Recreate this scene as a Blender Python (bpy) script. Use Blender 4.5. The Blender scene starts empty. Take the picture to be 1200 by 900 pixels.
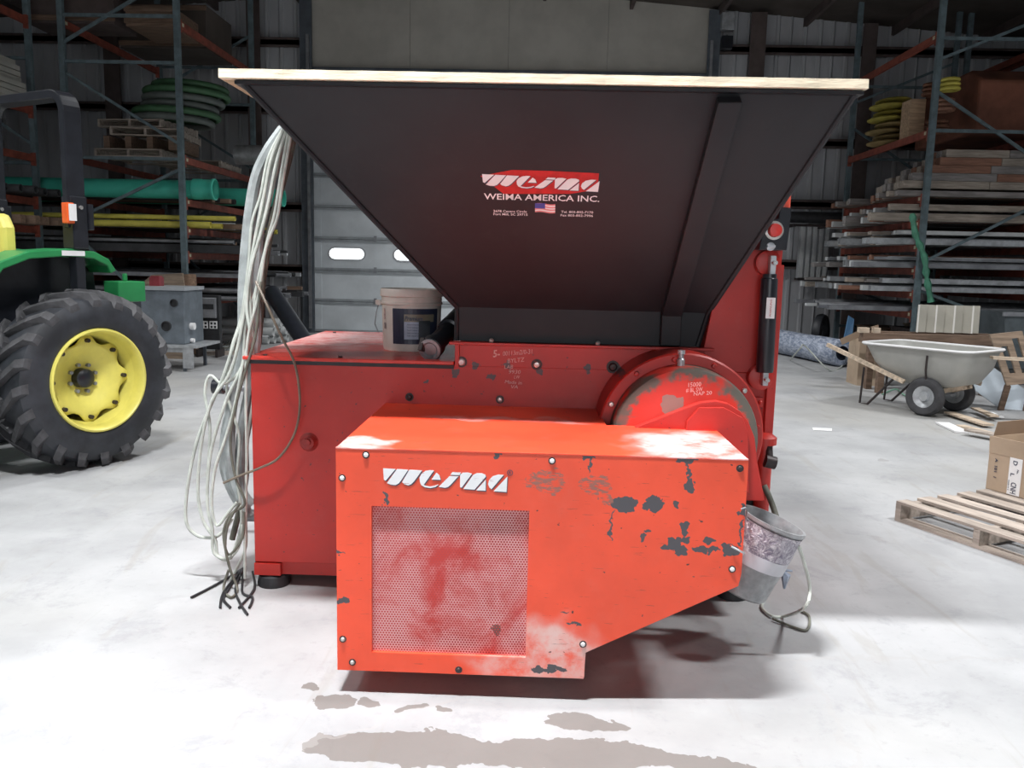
import bpy, bmesh, math, random
from mathutils import Vector, Matrix
R_ = random.Random(7)
PI = math.pi
sc = bpy.context.scene
COL = sc.collection

# ------------------------------------------------------------ camera
FPX = 970.0; ROLL = .023; CH = 1.55
_dx, _dy = 30, -138
_u = _dx*math.cos(ROLL)+_dy*math.sin(ROLL); _v = -_dx*math.sin(ROLL)+_dy*math.cos(ROLL)
PITCH = math.atan(-_v/FPX); YAW = math.atan(_u/(FPX/math.cos(PITCH)))
F = Vector((-math.sin(YAW)*math.cos(PITCH), math.cos(YAW)*math.cos(PITCH), -math.sin(PITCH)))
R0 = Vector((math.cos(YAW), math.sin(YAW), 0)); U0 = R0.cross(F)
RT = R0*math.cos(ROLL)+U0*math.sin(ROLL); UP = -R0*math.sin(ROLL)+U0*math.cos(ROLL)
CAM = Vector((0, 0, CH))
cd = bpy.data.cameras.new('camera'); cam = bpy.data.objects.new('camera', cd); COL.objects.link(cam)
cam.matrix_world = Matrix(((RT.x, UP.x, -F.x, 0), (RT.y, UP.y, -F.y, 0), (RT.z, UP.z, -F.z, CH), (0, 0, 0, 1)))
cd.sensor_fit = 'HORIZONTAL'; cd.sensor_width = 36; cd.lens = FPX*36/1200; cd.clip_end = 200
sc.camera = cam
def ray(x, y): return F*FPX+RT*(x-600)-UP*(y-450)
def at(x, y, Y): d = ray(x, y); return CAM+d*(Y/d.y)          # measured pixel -> point at real depth Y
def fl(x, y, z=0): d = ray(x, y); return CAM+d*((z-CH)/d.z)
def onp(x, y, P, n): d = ray(x, y); return CAM+d*((P-CAM).dot(n)/d.dot(n))

# ------------------------------------------------------------ world, lights, exposure
w = bpy.data.worlds.new('world'); sc.world = w; w.use_nodes = True
w.node_tree.nodes['Background'].inputs[0].default_value = (.75, .85, 1, 1)
w.node_tree.nodes['Background'].inputs[1].default_value = 1.0
sc.view_settings.view_transform = 'Standard'; sc.view_settings.look = 'None'
sc.view_settings.exposure = -.28; sc.view_settings.gamma = 1; sc.view_settings.use_curve_mapping = False
LAMPS = [(-1.0, 1.9, 6.75, 585), (-.9, 9.5, 6.75, 300), (6.6, 7.5, 6.3, 210), (-7.6, 6.2, 6.4, 200), (-.9, -6, 6.75, 200), (4.2, 3.2, 6.5, 300), (-5.6, 2.6, 6.6, 190), (.2, 14.3, 6.3, 240)]
def area(name, loc, rot, sx, sy, power, color, spread=PI):
    l = bpy.data.lights.new(name, 'AREA'); l.shape = 'RECTANGLE'; l.size = sx; l.size_y = sy
    l.energy = power; l.color = color; l.spread = spread
    o = bpy.data.objects.new(name, l); COL.objects.link(o); o.location = loc; o.rotation_euler = rot
    return o
area('front_fill', (0, -9.1, 2.6), (R_.random()*0+math.radians(90), 0, 0), 5.5, 4.6, 270, (.93, .97, 1))  # added soft front fill, standing for daylight from an unseen door

# ------------------------------------------------------------ material helpers
class NT:
    def __init__(s, name):
        s.m = bpy.data.materials.new(name); s.m.use_nodes = True; s.t = s.m.node_tree; s.N = s.t.nodes; s.L = s.t.links
        s.p = s.N['Principled BSDF']; s._co = None
    def n(s, ty, **k):
        nd = s.N.new(ty)
        for a, b in k.items(): setattr(nd, a, b)
        return nd
    def co(s):
        if not s._co: s._co = s.n('ShaderNodeTexCoord').outputs['Object']
        return s._co
    def geo(s): return s.n('ShaderNodeNewGeometry').outputs['Position']
    def noise(s, scale, detail=4, rough=.55, vec=None, dist=0):
        q = s.n('ShaderNodeTexNoise'); q.inputs['Scale'].default_value = scale; q.inputs['Detail'].default_value = detail
        q.inputs['Roughness'].default_value = rough; q.inputs['Distortion'].default_value = dist
        s.L.new(vec if vec is not None else s.co(), q.inputs['Vector']); return q.outputs['Fac']
    def noisec(s, scale, vec=None):
        q = s.n('ShaderNodeTexNoise'); q.inputs['Scale'].default_value = scale
        s.L.new(vec if vec is not None else s.co(), q.inputs['Vector']); return q.outputs['Color']
    def math(s, op, a, b=0, c=0, clamp=False):
        q = s.n('ShaderNodeMath', operation=op, use_clamp=clamp)
        for i, v in enumerate((a, b, c)):
            if isinstance(v, (int, float)): q.inputs[i].default_value = v
            else: s.L.new(v, q.inputs[i])
        return q.outputs[0]
    def vm(s, op, a, b=(0, 0, 0), sc=None):
        q = s.n('ShaderNodeVectorMath', operation=op)
        for i, v in enumerate((a, b)):
            if isinstance(v, (tuple, list)): q.inputs[i].default_value = v
            else: s.L.new(v, q.inputs[i])
        if sc is not None: q.inputs['Scale'].default_value = sc
        return q
    def ramp(s, f, lo, hi): # smooth step
        q = s.n('ShaderNodeMapRange'); q.interpolation_type = 'SMOOTHSTEP'
        q.inputs['From Min'].default_value = lo; q.inputs['From Max'].default_value = hi
        s.L.new(f, q.inputs['Value']); return q.outputs['Result']
    def mix(s, f, a, b):
        q = s.n('ShaderNodeMix', data_type='RGBA')
        for i, v in ((0, f), (6, a), (7, b)):
            if isinstance(v, (int, float)): q.inputs[i].default_value = v
            elif isinstance(v, tuple): q.inputs[i].default_value = (*v[:3], 1)
            else: s.L.new(v, q.inputs[i])
        return q.outputs[2]
    def col(s, c):
        if isinstance(c, tuple): s.p.inputs['Base Color'].default_value = (*c[:3], 1)
        else: s.L.new(c, s.p.inputs['Base Color'])
    def rough(s, c):
        if isinstance(c, (int, float)): s.p.inputs['Roughness'].default_value = c
        else: s.L.new(c, s.p.inputs['Roughness'])
    def bump(s, h, strength=.3, dist=.01):
        b = s.n('ShaderNodeBump'); b.inputs['Strength'].default_value = strength; b.inputs['Distance'].default_value = dist
        s.L.new(h, b.inputs['Height']); s.L.new(b.outputs[0], s.p.inputs['Normal'])
    def stretch(s, v, sc):
        return s.vm('MULTIPLY', v, sc).outputs[0]
    def ellipse(s, vec, c, r):
        """mask that is 1 inside an ellipse, vec already distorted; r component 0 = ignore axis"""
        d = s.vm('SUBTRACT', vec, c).outputs[0]
        d = s.vm('MULTIPLY', d, tuple(1/x if x else 0 for x in r)).outputs[0]
        l = s.vm('LENGTH', d).outputs['Value']
        return s.math('LESS_THAN', l, 1)
_mc = {}
def mat(name, c, rough=.6, metal=0, var=.25, scale=6, bump=.15, dark=None, stretch=None, spec=None):
    if name in _mc: return _mc[name]
    t = NT(name)
    v = t.stretch(t.co(), stretch) if stretch else t.co()
    a = tuple(min(1, x*(1+var*.5)) for x in c); b = dark or tuple(x*(1-var) for x in c)
    f = t.noise(scale, 5, .6, v)
    t.col(t.mix(t.ramp(f, .3, .7), b, a)); t.rough(rough); t.p.inputs['Metallic'].default_value = metal
    if spec is not None: t.p.inputs['Specular IOR Level'].default_value = spec
    if bump: t.bump(t.noise(scale*5, 3, .6, v), bump, .004)
    _mc[name] = t.m; return t.m
def wood(name, c, scale=3): return mat(name, c, .75, 0, .35, scale, .3, stretch=(1, 9, 9))

# ------------------------------------------------------------ mesh helpers
class B:
    def __init__(s): s.v = []; s.f = []
    def add(s, vs, fs):
        o = len(s.v); s.v += [Vector(p) for p in vs]; s.f += [tuple(i+o for i in f) for f in fs]; return s
    def box(s, x0, x1, y0, y1, z0, z1):
        return s.add([(x, y, z) for x in (x0, x1) for y in (y0, y1) for z in (z0, z1)],
                     [(0, 1, 3, 2), (4, 6, 7, 5), (0, 4, 5, 1), (2, 3, 7, 6), (0, 2, 6, 4), (1, 5, 7, 3)])
    def beam(s, p, q, wd, h, up=(0, 0, 1)):
        p = Vector(p); q = Vector(q); d = (q-p).normalized(); u = Vector(up)
        if abs(d.dot(u)) > .95: u = Vector((0, 1, 0))
        sx = d.cross(u).normalized(); uu = sx.cross(d)
        vs = [e+sx*a*wd/2+uu*b*h/2 for e in (p, q) for a, b in ((-1, -1), (1, -1), (1, 1), (-1, 1))]
        return s.add(vs, [(3, 2, 1, 0), (4, 5, 6, 7), (0, 1, 5, 4), (1, 2, 6, 5), (2, 3, 7, 6), (3, 0, 4, 7)])
    def tube(s, pts, r, n=8, caps=True):
        pts = [Vector(p) for p in pts]; rs = r if isinstance(r, list) else [r]*len(pts)
        o = len(s.v); prev = None
        for i, p in enumerate(pts):
            d = (pts[min(i+1, len(pts)-1)]-pts[max(i-1, 0)]).normalized()
            if prev is None: a = d.orthogonal().normalized()
            else:
                a = (prev-d*prev.dot(d))
                a = a.normalized() if a.length > 1e-6 else d.orthogonal().normalized()
            prev = a; b = d.cross(a)
            for k in range(n):
                t = 2*PI*k/n; s.v.append(p+(a*math.cos(t)+b*math.sin(t))*rs[i])
        for i in range(len(pts)-1):
            for k in range(n):
                s.f.append((o+i*n+k, o+i*n+(k+1) % n, o+(i+1)*n+(k+1) % n, o+(i+1)*n+k))
        if caps:
            s.f.append(tuple(o+k for k in range(n))[::-1]); e = o+(len(pts)-1)*n; s.f.append(tuple(e+k for k in range(n)))
        return s
    def cyl(s, p, q, r, r2=None, n=16): return s.tube([p, q], [r, r if r2 is None else r2], n)
    def lathe(s, prof, o, ax=(0, 0, 1), n=32, closed=False, ref=None):
        """prof: list of (radius, height along ax)"""
        o = Vector(o); ax = Vector(ax).normalized(); a = Vector(ref).normalized() if ref else ax.orthogonal().normalized(); b = ax.cross(a)
        st = len(s.v)
        for r, h in prof:
            for k in range(n):
                t = 2*PI*k/n; s.v.append(o+ax*h+(a*math.cos(t)+b*math.sin(t))*max(r, 1e-5))
        m = len(prof)
        for i in range(m if closed else m-1):
            j = (i+1) % m
            for k in range(n): s.f.append((st+i*n+k, st+i*n+(k+1) % n, st+j*n+(k+1) % n, st+j*n+k))
        return s
    def prism(s, poly, o, u, v, d):
        """2d polygon (CCW) in plane o,u,v extruded by vector d"""
        o = Vector(o); u = Vector(u); v = Vector(v); d = Vector(d); n = len(poly)
        vs = [o+u*a+v*b for a, b in poly]; vs += [p+d for p in vs]
        return s.add(vs, [tuple(range(n))[::-1], tuple(range(n, 2*n))]+[(i, (i+1) % n, n+(i+1) % n, n+i) for i in range(n)])
    def ball(s, c, r, n=12, m=8, sq=(1, 1, 1)):
        c = Vector(c); prof = [(math.sin(PI*i/m), -math.cos(PI*i/m)) for i in range(m+1)]; st = len(s.v)
        s.lathe([(a*r, b*r) for a, b in prof], (0, 0, 0), (0, 0, 1), n)
        for i in range(st, len(s.v)): q = s.v[i]; s.v[i] = c+Vector((q.x*sq[0], q.y*sq[1], q.z*sq[2]))
        return s

def spline(P, n=6):
    P = [Vector(p) for p in P]; out = []
    for i in range(len(P)-1):
        p0 = P[max(i-1, 0)]; p1 = P[i]; p2 = P[i+1]; p3 = P[min(i+2, len(P)-1)]
        for k in range(n):
            t = k/n; out.append(.5*((2*p1)+(-p0+p2)*t+(2*p0-5*p1+4*p2-p3)*t*t+(-p0+3*p1-3*p2+p3)*t**3))
    out.append(P[-1]); return out
def spline_(P): return spline(P, 5)
ROOTLOC = {}
def rootloc(p):
    while p.parent: p = p.parent
    return ROOTLOC.get(p.name, (Vector((0, 0, 0)), True))
def obj(name, b, m, parent=None, smooth=False, bevel=0, label=None, local=False, base=None):
    """world-coordinate geometry; origin goes to the thing's base"""
    off = Vector((0, 0, 0))
    if parent is not None and not local: off = rootloc(parent)[0]
    elif parent is None and not local:
        if base is None:
            lo = Vector([min(v[i] for v in b.v) for i in range(3)]); hi = Vector([max(v[i] for v in b.v) for i in range(3)])
            base = Vector(((lo.x+hi.x)/2, (lo.y+hi.y)/2, lo.z))
        off = Vector(base)
    me = bpy.data.meshes.new(name); me.from_pydata([v-off for v in b.v], [], b.f)
    bm = bmesh.new(); bm.from_mesh(me); bmesh.ops.remove_doubles(bm, verts=bm.verts, dist=1e-5)
    bmesh.ops.recalc_face_normals(bm, faces=bm.faces); bm.to_mesh(me); bm.free()
    me.update(); me.materials.append(m)
    o = bpy.data.objects.new(name, me); COL.objects.link(o)
    if parent is not None: o.parent = parent
    elif not local: o.location = off; ROOTLOC[o.name] = (off, True)
    if smooth:
        for p in me.polygons: p.use_smooth = True
        try: me.set_sharp_from_angle(angle=math.radians(40))
        except Exception: pass
    if bevel:
        md = o.modifiers.new('bevel', 'BEVEL'); md.width = bevel; md.segments = 2; md.limit_method = 'ANGLE'; md.angle_limit = .6
    if label: o['label'] = label
    return o
def thing(name, label, cat, loc=(0, 0, 0), rz=0, group=None):
    o = bpy.data.objects.new(name, None); COL.objects.link(o); o.location = loc; o.rotation_euler = (0, 0, rz)
    o.empty_display_size = .1; ROOTLOC[o.name] = (Vector(loc), True)
    return tag(o, label, cat, group)
def tag(o, label, cat, group=None):
    o['label'] = label; o['category'] = cat
    if group: o['group'] = group
    return o
def struct(o): o['kind'] = 'structure'; return o
def sempty(name, loc=(0, 0, 0)):
    o = bpy.data.objects.new(name, None); COL.objects.link(o); o.location = loc; o['kind'] = 'structure'; ROOTLOC[o.name] = (Vector(loc), True); return o
def dup(root, loc, rz, label=None, group=None, rot=None):
    r = root.copy(); COL.objects.link(r); r.location = loc; r.rotation_euler = rot or (0, 0, rz); ROOTLOC[r.name] = (Vector(loc), True)
    if label: r['label'] = label
    if group: r['group'] = group
    for ch in list(root.children):
        c = ch.copy(); COL.objects.link(c); c.parent = r
        for g in list(ch.children): d = g.copy(); COL.objects.link(d); d.parent = c
    return r
def copy_piece(o, loc, parent=None):
    c = o.copy(); COL.objects.link(c); c.parent = parent; c.location = loc; return c
def text(name, s, P, ux, uy, size, m, parent, width=None, bold=0, align='LEFT', shear=0, lift=.001, rot=0, label=None):
    ux = Vector(ux).normalized(); uy = Vector(uy).normalized(); n = ux.cross(uy)
    cu = bpy.data.curves.new(name, 'FONT'); cu.body = s; cu.size = 1; cu.offset = bold; cu.shear = shear; cu.align_x = align; cu.resolution_u = 2
    t = bpy.data.objects.new(name, cu); COL.objects.link(t); bpy.context.view_layer.update()
    me = bpy.data.meshes.new_from_object(t.evaluated_get(bpy.context.evaluated_depsgraph_get()))
    bpy.data.objects.remove(t)
    xs = [v.co.x for v in me.vertices]; w0 = (max(xs)-min(xs)) or 1
    sx = (width/w0) if width else size
    cr, sr = math.cos(rot), math.sin(rot); off = rootloc(parent)[0]
    for v in me.vertices:
        a, b = v.co.x*sx, v.co.y*size; a, b = a*cr-b*sr, a*sr+b*cr
        v.co = Vector(P)+ux*a+uy*b+n*lift-off
    me.materials.clear(); me.materials.append(m)
    o = bpy.data.objects.new(name, me); COL.objects.link(o); o.parent = parent
    if label: o['label'] = label
    return o

# ------------------------------------------------------------ materials
def floor_mat():
    t = NT('concrete'); g = t.geo()
    base = t.mix(t.ramp(t.noise(.9, 6, .6, g), .3, .7), (.285, .29, .295), (.41, .415, .42))
    base = t.mix(t.math('MULTIPLY', t.ramp(t.noise(.35, 3, .5, g, .6), .45, .7), .45), base, (.36, .345, .31))
    base = t.mix(t.math('MULTIPLY', t.ramp(t.noise(14, 6, .75, g), .56, .68), .22), base, (.2, .2, .2))
    base = t.mix(t.math('MULTIPLY', t.ramp(t.noise(2.6, 8, .78, g, .4), .52, .66), .38), base, (.23, .235, .25))
    # tyre streaks running into the distance
    st = t.noise(3.2, 4, .6, t.stretch(g, (1.6, .22, 1)), 1.2)
    base = t.mix(t.math('MULTIPLY', t.ramp(st, .58, .70), .28), base, (.27, .25, .21))
    # dirt tracks
    dg = t.vm('ADD', g, t.vm('SCALE', t.vm('SUBTRACT', t.noisec(6, g), (.5, .5, .5)).outputs[0], sc=.16).outputs[0]).outputs[0]
    dg = t.vm('ADD', dg, t.vm('SCALE', t.vm('SUBTRACT', t.noisec(26, g), (.5, .5, .5)).outputs[0], sc=.06).outputs[0]).outputs[0]
    mask = None
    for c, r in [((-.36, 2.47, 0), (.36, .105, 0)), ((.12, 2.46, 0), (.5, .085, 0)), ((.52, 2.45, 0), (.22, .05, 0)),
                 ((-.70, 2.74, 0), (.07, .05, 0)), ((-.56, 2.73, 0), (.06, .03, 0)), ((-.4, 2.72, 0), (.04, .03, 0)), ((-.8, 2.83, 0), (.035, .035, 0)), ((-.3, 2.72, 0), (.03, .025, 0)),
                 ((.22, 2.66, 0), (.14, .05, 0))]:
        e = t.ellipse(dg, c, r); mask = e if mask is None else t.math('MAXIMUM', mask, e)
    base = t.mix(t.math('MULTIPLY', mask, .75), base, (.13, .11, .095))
    # smudges under the machine and dark oil spots
    vz = t.n('ShaderNodeTexVoronoi'); vz.inputs['Scale'].default_value = .9; t.L.new(dg, vz.inputs['Vector'])
    base = t.mix(t.math('MULTIPLY', t.math('LESS_THAN', vz.outputs['Distance'], .055), .4), base, (.2, .19, .18))
    # fine cracks
    vc = t.n('ShaderNodeTexVoronoi', feature='DISTANCE_TO_EDGE'); vc.inputs['Scale'].default_value = .22; t.L.new(dg, vc.inputs['Vector'])
    base = t.mix(t.math('MULTIPLY', t.math('LESS_THAN', vc.outputs['Distance'], .0025), .3), base, (.35, .34, .33))
    t.col(base); t.rough(t.math('SUBTRACT', .78, t.math('MULTIPLY', mask, .12))); t.bump(t.noise(30, 6, .7, g), .18, .004)
    return t.m
def red_paint(name, chips=(), streaks=0, dust=.0, scale=5, base=(.70, .042, .020), dust_sheen=(), scrape=()):
    """painted steel; chips etc. are wear marks in world position on the machine"""
    t = NT(name); g = t.geo()
    c = t.mix(t.ramp(t.noise(2.2, 5, .6, g), .3, .75), tuple(x*.86 for x in base), tuple(min(1, x*1.08) for x in base))
    d1 = t.vm('SCALE', t.vm('SUBTRACT', t.noisec(38, g), (.5, .5, .5)).outputs[0], sc=.055).outputs[0]
    dg = t.vm('ADD', g, d1).outputs[0]
    for cc, r, col, a in dust_sheen:
        d2 = t.vm('ADD', g, t.vm('SCALE', t.vm('SUBTRACT', t.noisec(5, g), (.5, .5, .5)).outputs[0], sc=.35).outputs[0]).outputs[0]
        q = t.vm('MULTIPLY', t.vm('SUBTRACT', d2, cc).outputs[0], tuple(1/x if x else 0 for x in r)).outputs[0]
        l = t.vm('LENGTH', q).outputs['Value']
        c = t.mix(t.math('MULTIPLY', t.math('SUBTRACT', 1, t.ramp(l, .6, 1.15)), t.math('MULTIPLY', t.ramp(t.noise(9, 6, .7, g), .25, .65), a)), c, col)
    if dust: c = t.mix(t.math('MULTIPLY', t.ramp(t.noise(7, 8, .75, g), .5, .75), dust), c, (.62, .38, .34))
    if streaks:
        st = t.noise(10, 3, .6, t.stretch(g, (1.2, 1, 16)), .3)
        c = t.mix(t.math('MULTIPLY', t.ramp(st, .655, .69), streaks), c, (.20, .05, .04))
    sp = t.noise(46, 2, .5, g)
    c = t.mix(t.ramp(sp, .735, .75), c, (.09, .03, .03))
    mask = None
    for cc, r in chips:
        e = t.ellipse(dg, cc, r); mask = e if mask is None else t.math('MAXIMUM', mask, e)
    if mask is not None: c = t.mix(mask, c, (.085, .08, .09))
    for cc, r in scrape:
        e = t.math('MULTIPLY', t.ellipse(dg, cc, r), t.ramp(t.noise(60, 4, .7, t.stretch(g, (.5, 1, 1.6))), .45, .55))
        c = t.mix(e, c, (.33, .13, .10))
    t.col(c); t.rough(.27 if name.endswith('deck') else .42); t.bump(t.noise(24, 3, .5, g), .05, .003)
    return t.m
M = {}
M['concrete'] = floor_mat()
M['wallmetal'] = mat('wall_metal', (.46, .47, .49), .6, 0, .18, 1.6, .05, stretch=(1, 1, .3))
M['wallup'] = mat('lintel_metal', (.50, .48, .43), .7, 0, .12, 1.4, .03)
M['girt'] = mat('girt_steel', (.10, .075, .07), .7, 0, .3, 3)
M['jamb'] = mat('jamb_steel', (.13, .15, .175), .5, .3, .3, 3)
M['roof'] = mat('roof_lining', (.085, .07, .06), .9, 0, .3, 1.2)
M['doorpanel'] = mat('door_panel_paint', (.70, .75, .78), .5, 0, .12, 1.5, .03)
M['doorrib'] = mat('door_rib_paint', (.36, .39, .41), .5, 0, .2, 4)
M['red'] = red_paint('red_paint', [((-.27, 3.75, 1.10), (.022, .3, .018)), ((.02, 3.75, 1.07), (.012, .3, .014)), ((.37, 3.75, 1.10), (.024, .3, .018)), ((-.12, 3.75, 1.10), (.015, .3, .016)), ((.24, 3.75, 1.09), (.012, .3, .03)), ((-.5, 3.75, 1.02), (.012, .3, .01)), ((-.36, 3.75, 1.06), (.02, .3, .016)), ((-.20, 3.75, 1.04), (.02, .3, .014))], .0, .05, dust_sheen=(), base=(.50, .026, .018))  # same paint as the cover, base darkened for the shaded body
z9 = .91
M['redlug'] = mat('dull_red', (.30, .03, .025), .6, 0, .4, 20)
M['redtop'] = red_paint('red_paint_cover_top', [], .25, .1, dust_sheen=[((.62, 2.95, z9), (.30, .32, 0), (.88, .66, .66), .9), ((-.63, 2.86, z9), (.12, .10, 0), (.85, .62, .60), .75), ((-.1, 3.42, z9), (.35, .05, 0), (.75, .5, .48), .5)], base=(.86, .075, .030))
chips = [((.322, 2.8, .738), (.048, .3, .026)), ((.425, 2.8, .738), (.036, .3, .026)), ((.501, 2.8, .744), (.014, .3, .018)),
         ((.545, 2.8, .806), (.018, .3, .026)), ((.503, 2.8, .602), (.022, .3, .03)), ((.475, 2.8, .588), (.03, .3, .012)), ((.528, 2.8, .574), (.02, .3, .02)), ((.539, 2.8, .655), (.014, .3, .03)), ((.540, 2.8, .617), (.02, .3, .01)),
         ((.623, 2.8, .622), (.017, .3, .014)), ((.60, 2.8, .585), (.03, .3, .010)), ((.64, 2.8, .582), (.016, .3, .010)), ((.696, 2.8, .585), (.03, .3, .026)),
         ((.537, 2.8, .85), (.006, .3, .05)), ((.533, 2.8, .902), (.04, .3, .010)), ((.20, 2.8, .902), (.022, .3, .008)), ((.20, 2.8, .88), (.006, .3, .025)), ((-.12, 2.8, .902), (.015, .3, .012)),
         ((.08, 2.8, .12), (.06, .3, .012)), ((.16, 2.8, .29), (.03, .3, .006)), ((.13, 2.8, .335), (.02, .3, .004)), ((-.665, 2.8, .35), (.035, .3, .010)), ((-.51, 2.8, .735), (.008, .3, .026)), ((-.68, 2.8, .53), (.03, .3, .004)),
         ((.735, 2.8, .73), (.012, .3, .02)), ((.73, 2.8, .65), (.006, .3, .05)), ((.28, 2.8, .66), (.006, .3, .05)), ((.4, 2.8, .645), (.012, .3, .008)), ((.39, 2.8, .62), (.01, .3, .014))]
M['redlit'] = red_paint('red_paint_cover_lit', chips, .55, .04, base=(.92, .090, .036),  # same paint as the body, base brightened to look lit
    dust_sheen=[((.05, 2.8, .16), (.28, 0, .16), (.80, .56, .52), .8), ((.12, 2.8, .23), (.12, 0, .07), (.85, .62, .58), .6)],
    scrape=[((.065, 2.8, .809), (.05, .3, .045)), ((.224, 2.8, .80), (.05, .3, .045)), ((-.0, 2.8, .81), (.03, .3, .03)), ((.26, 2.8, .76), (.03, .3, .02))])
def disc_mat():
    t = NT('scuffed_red_disc'); g = t.geo()
    c = t.mix(t.ramp(t.noise(2.2, 5, .6, g), .3, .75), (.6, .035, .02), (.72, .045, .03))
    d = t.vm('MULTIPLY', t.vm('SUBTRACT', g, (.63, 0, .85)).outputs[0], (1, 0, 1)).outputs[0]
    l = t.vm('LENGTH', d).outputs['Value']
    n = t.noise(13, 6, .7, g)
    ring = t.math('MULTIPLY', t.ramp(t.math('ADD', l, t.math('MULTIPLY', n, .16)), .325, .355), 1)
    ring2 = t.math('MULTIPLY', ring, t.ramp(t.noise(5, 3, .5, g), .38, .5))
    c = t.mix(ring2, c, (.13, .12, .10))
    c = t.mix(t.math('MULTIPLY', t.ellipse(t.vm('ADD', g, t.vm('SCALE', t.vm('SUBTRACT', t.noisec(22, g), (.5, .5, .5)).outputs[0], sc=.09).outputs[0]).outputs[0], (.56, 3.33, 1.0), (.05, 1, .05)), .9), c, (.30, .21, .18))
    t.col(c); t.rough(.5); t.bump(n, .1, .004); return t.m
M['disc'] = disc_mat()
M['deck'] = red_paint('red_paint_deck', [], 0, .15, dust_sheen=[((-1.25, 4.6, 1.11), (.45, .6, 0), (.80, .50, .48), .8), ((-.9, 4.95, 1.11), (.5, .3, 0), (.80, .52, .5), .7)], base=(.62, .05, .035))  # pink patches paint reflected light on the back of the deck
def hopper_mat():
    t = NT('black_hopper_paint'); g = t.geo()
    c = t.mix(t.ramp(t.noise(1.3, 4, .6, g), .35, .7), (.019, .019, .022), (.030, .030, .033))
    c = t.mix(t.math('MULTIPLY', t.ramp(t.noise(9, 8, .8, g), .5, .8), .35), c, (.05, .046, .045))
    t.p.inputs['Specular IOR Level'].default_value = .22; t.col(c); t.rough(.46); t.bump(t.noise(8, 4, .6, g), .06, .006); return t.m
M['hopper'] = hopper_mat()
def grille_mat():
    t = NT('perforated_sheet'); g = t.geo()
    pitch = .0102
    def grid(ox, oz):
        v = t.vm('ADD', g, (ox, 0, oz)).outputs[0]
        v = t.vm('MULTIPLY', v, (1/pitch, 0, 1/(pitch*1.732))).outputs[0]
        v = t.vm('SUBTRACT', t.vm('FRACTION', v).outputs[0], (.5, 0, .5)).outputs[0]
        v = t.vm('MULTIPLY', v, (1, 0, 1.732)).outputs[0]
        return t.math('LESS_THAN', t.vm('LENGTH', v).outputs['Value'], .33)
    h = t.math('MAXIMUM', grid(0, 0), grid(pitch/2, pitch*.866))
    n = t.noise(5, 6, .65, g, .5)
    sheet = t.mix(t.ramp(n, .32, .58), (.58, .05, .04), (.70, .36, .36))
    sheet = t.mix(t.math('MULTIPLY', t.ellipse(t.vm('ADD', g, t.vm('SCALE', t.vm('SUBTRACT', t.noisec(40, g), (.5, .5, .5)).outputs[0], sc=.05).outputs[0]).outputs[0], (-.115, 2.82, .255), (.026, 1, .018)), .9), sheet, (.07, .05, .04))
    hole = t.mix(t.ramp(t.noise(3, 4, .6, g), .35, .65), (.30, .012, .012), (.52, .05, .05))
    t.col(t.mix(h, sheet, hole)); t.rough(.6)
    t.bump(t.math('SUBTRACT', 1, h), .5, .002); return t.m
M['grille'] = grille_mat()
M['bolt'] = mat('zinc_bolt', (.62, .61, .58), .35, .6, .2, 30)
M['darkbolt'] = mat('dark_bolt', (.05, .04, .04), .5, .3)
M['black'] = mat('black_rubber', (.022, .023, .026), .55, 0, .4, 8)
M['blackpaint'] = mat('black_paint', (.018, .02, .026), .28, 0, .3, 8, .03)
M['steel'] = mat('grey_steel', (.30, .31, .33), .42, .5, .3, 5)
M['galv'] = mat('galvanised_steel', (.52, .54, .56), .38, .55, .25, 9)
M['chrome'] = mat('bright_steel', (.65, .64, .62), .25, .8, .2, 20)
M['white'] = mat('white_print', (.85, .85, .85), .5, 0, .04, 9, 0)
def worn_white():
    t = NT('worn_white_decal'); g = t.geo()
    s_ = t.noise(9, 4, .7, t.stretch(g, (1, 1, 22)))
    t.col(t.mix(t.ramp(s_, .63, .66), (.86, .86, .88), (.35, .10, .09))); t.rough(.5); return t.m
M['wornwhite'] = worn_white()
M['navy'] = mat('dark_print', (.05, .06, .10), .5, 0, .1, 9, 0)
M['flagblue'] = mat('flag_blue', (.05, .08, .35), .5, 0, .05, 9, 0); M['flagred'] = mat('flag_pink', (.75, .28, .28), .5, 0, .05, 9, 0)
M['logored'] = mat('logo_red', (.55, .015, .015), .5, 0, .2, 30, 0)
M['chalk'] = mat('chalk_mark', (.80, .55, .52), .9, 0, .2, 90, 0)
M['ply'] = mat('plywood_edge', (.85, .73, .55), .8, 0, .25, 5, .4, stretch=(1, 6, 14))
M['plyface'] = mat('plywood_face', (.50, .36, .22), .8, 0, .3, 3, .2, stretch=(1, 6, 6))
M['rackpost'] = mat('rack_post_paint', (.135, .185, .205), .55, .1, .3, 7)
M['rackbeam'] = mat('rack_beam_orange', (.27, .065, .04), .6, 0, .35, 7)
M['rope1'] = mat('white_cable', (.54, .57, .52), .5, 0, .2, 12); M['rope2'] = mat('grey_cable', (.36, .39, .39), .5, 0, .25, 12); M['rope3'] = mat('dirty_cable', (.15, .15, .12), .6, 0, .4, 10)
M['tyre'] = mat('tyre_rubber', (.030, .033, .040), .5, 0, .5, 4, .2)
M['tyredust'] = mat('dusty_lug_rubber', (.06, .06, .065), .6, 0, .6, 6, .3)
M['yellow'] = mat('yellow_paint', (.80, .72, .16), .4, 0, .12, 4, .03)
M['green'] = mat('green_paint', (.025, .25, .08), .35, 0, .15, 4, .03)
M['orange'] = None
def emis(name, c, e):
    t = NT(name); t.col(c); t.p.inputs['Emission Color'].default_value = (*c, 1); t.p.inputs['Emission Strength'].default_value = e; return t.m
M['pane'] = emis('daylit_pane', (.92, .98, 1), 2.2)
M['lampglow'] = emis('lamp_glow', (1, .97, .9), 6)
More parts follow.
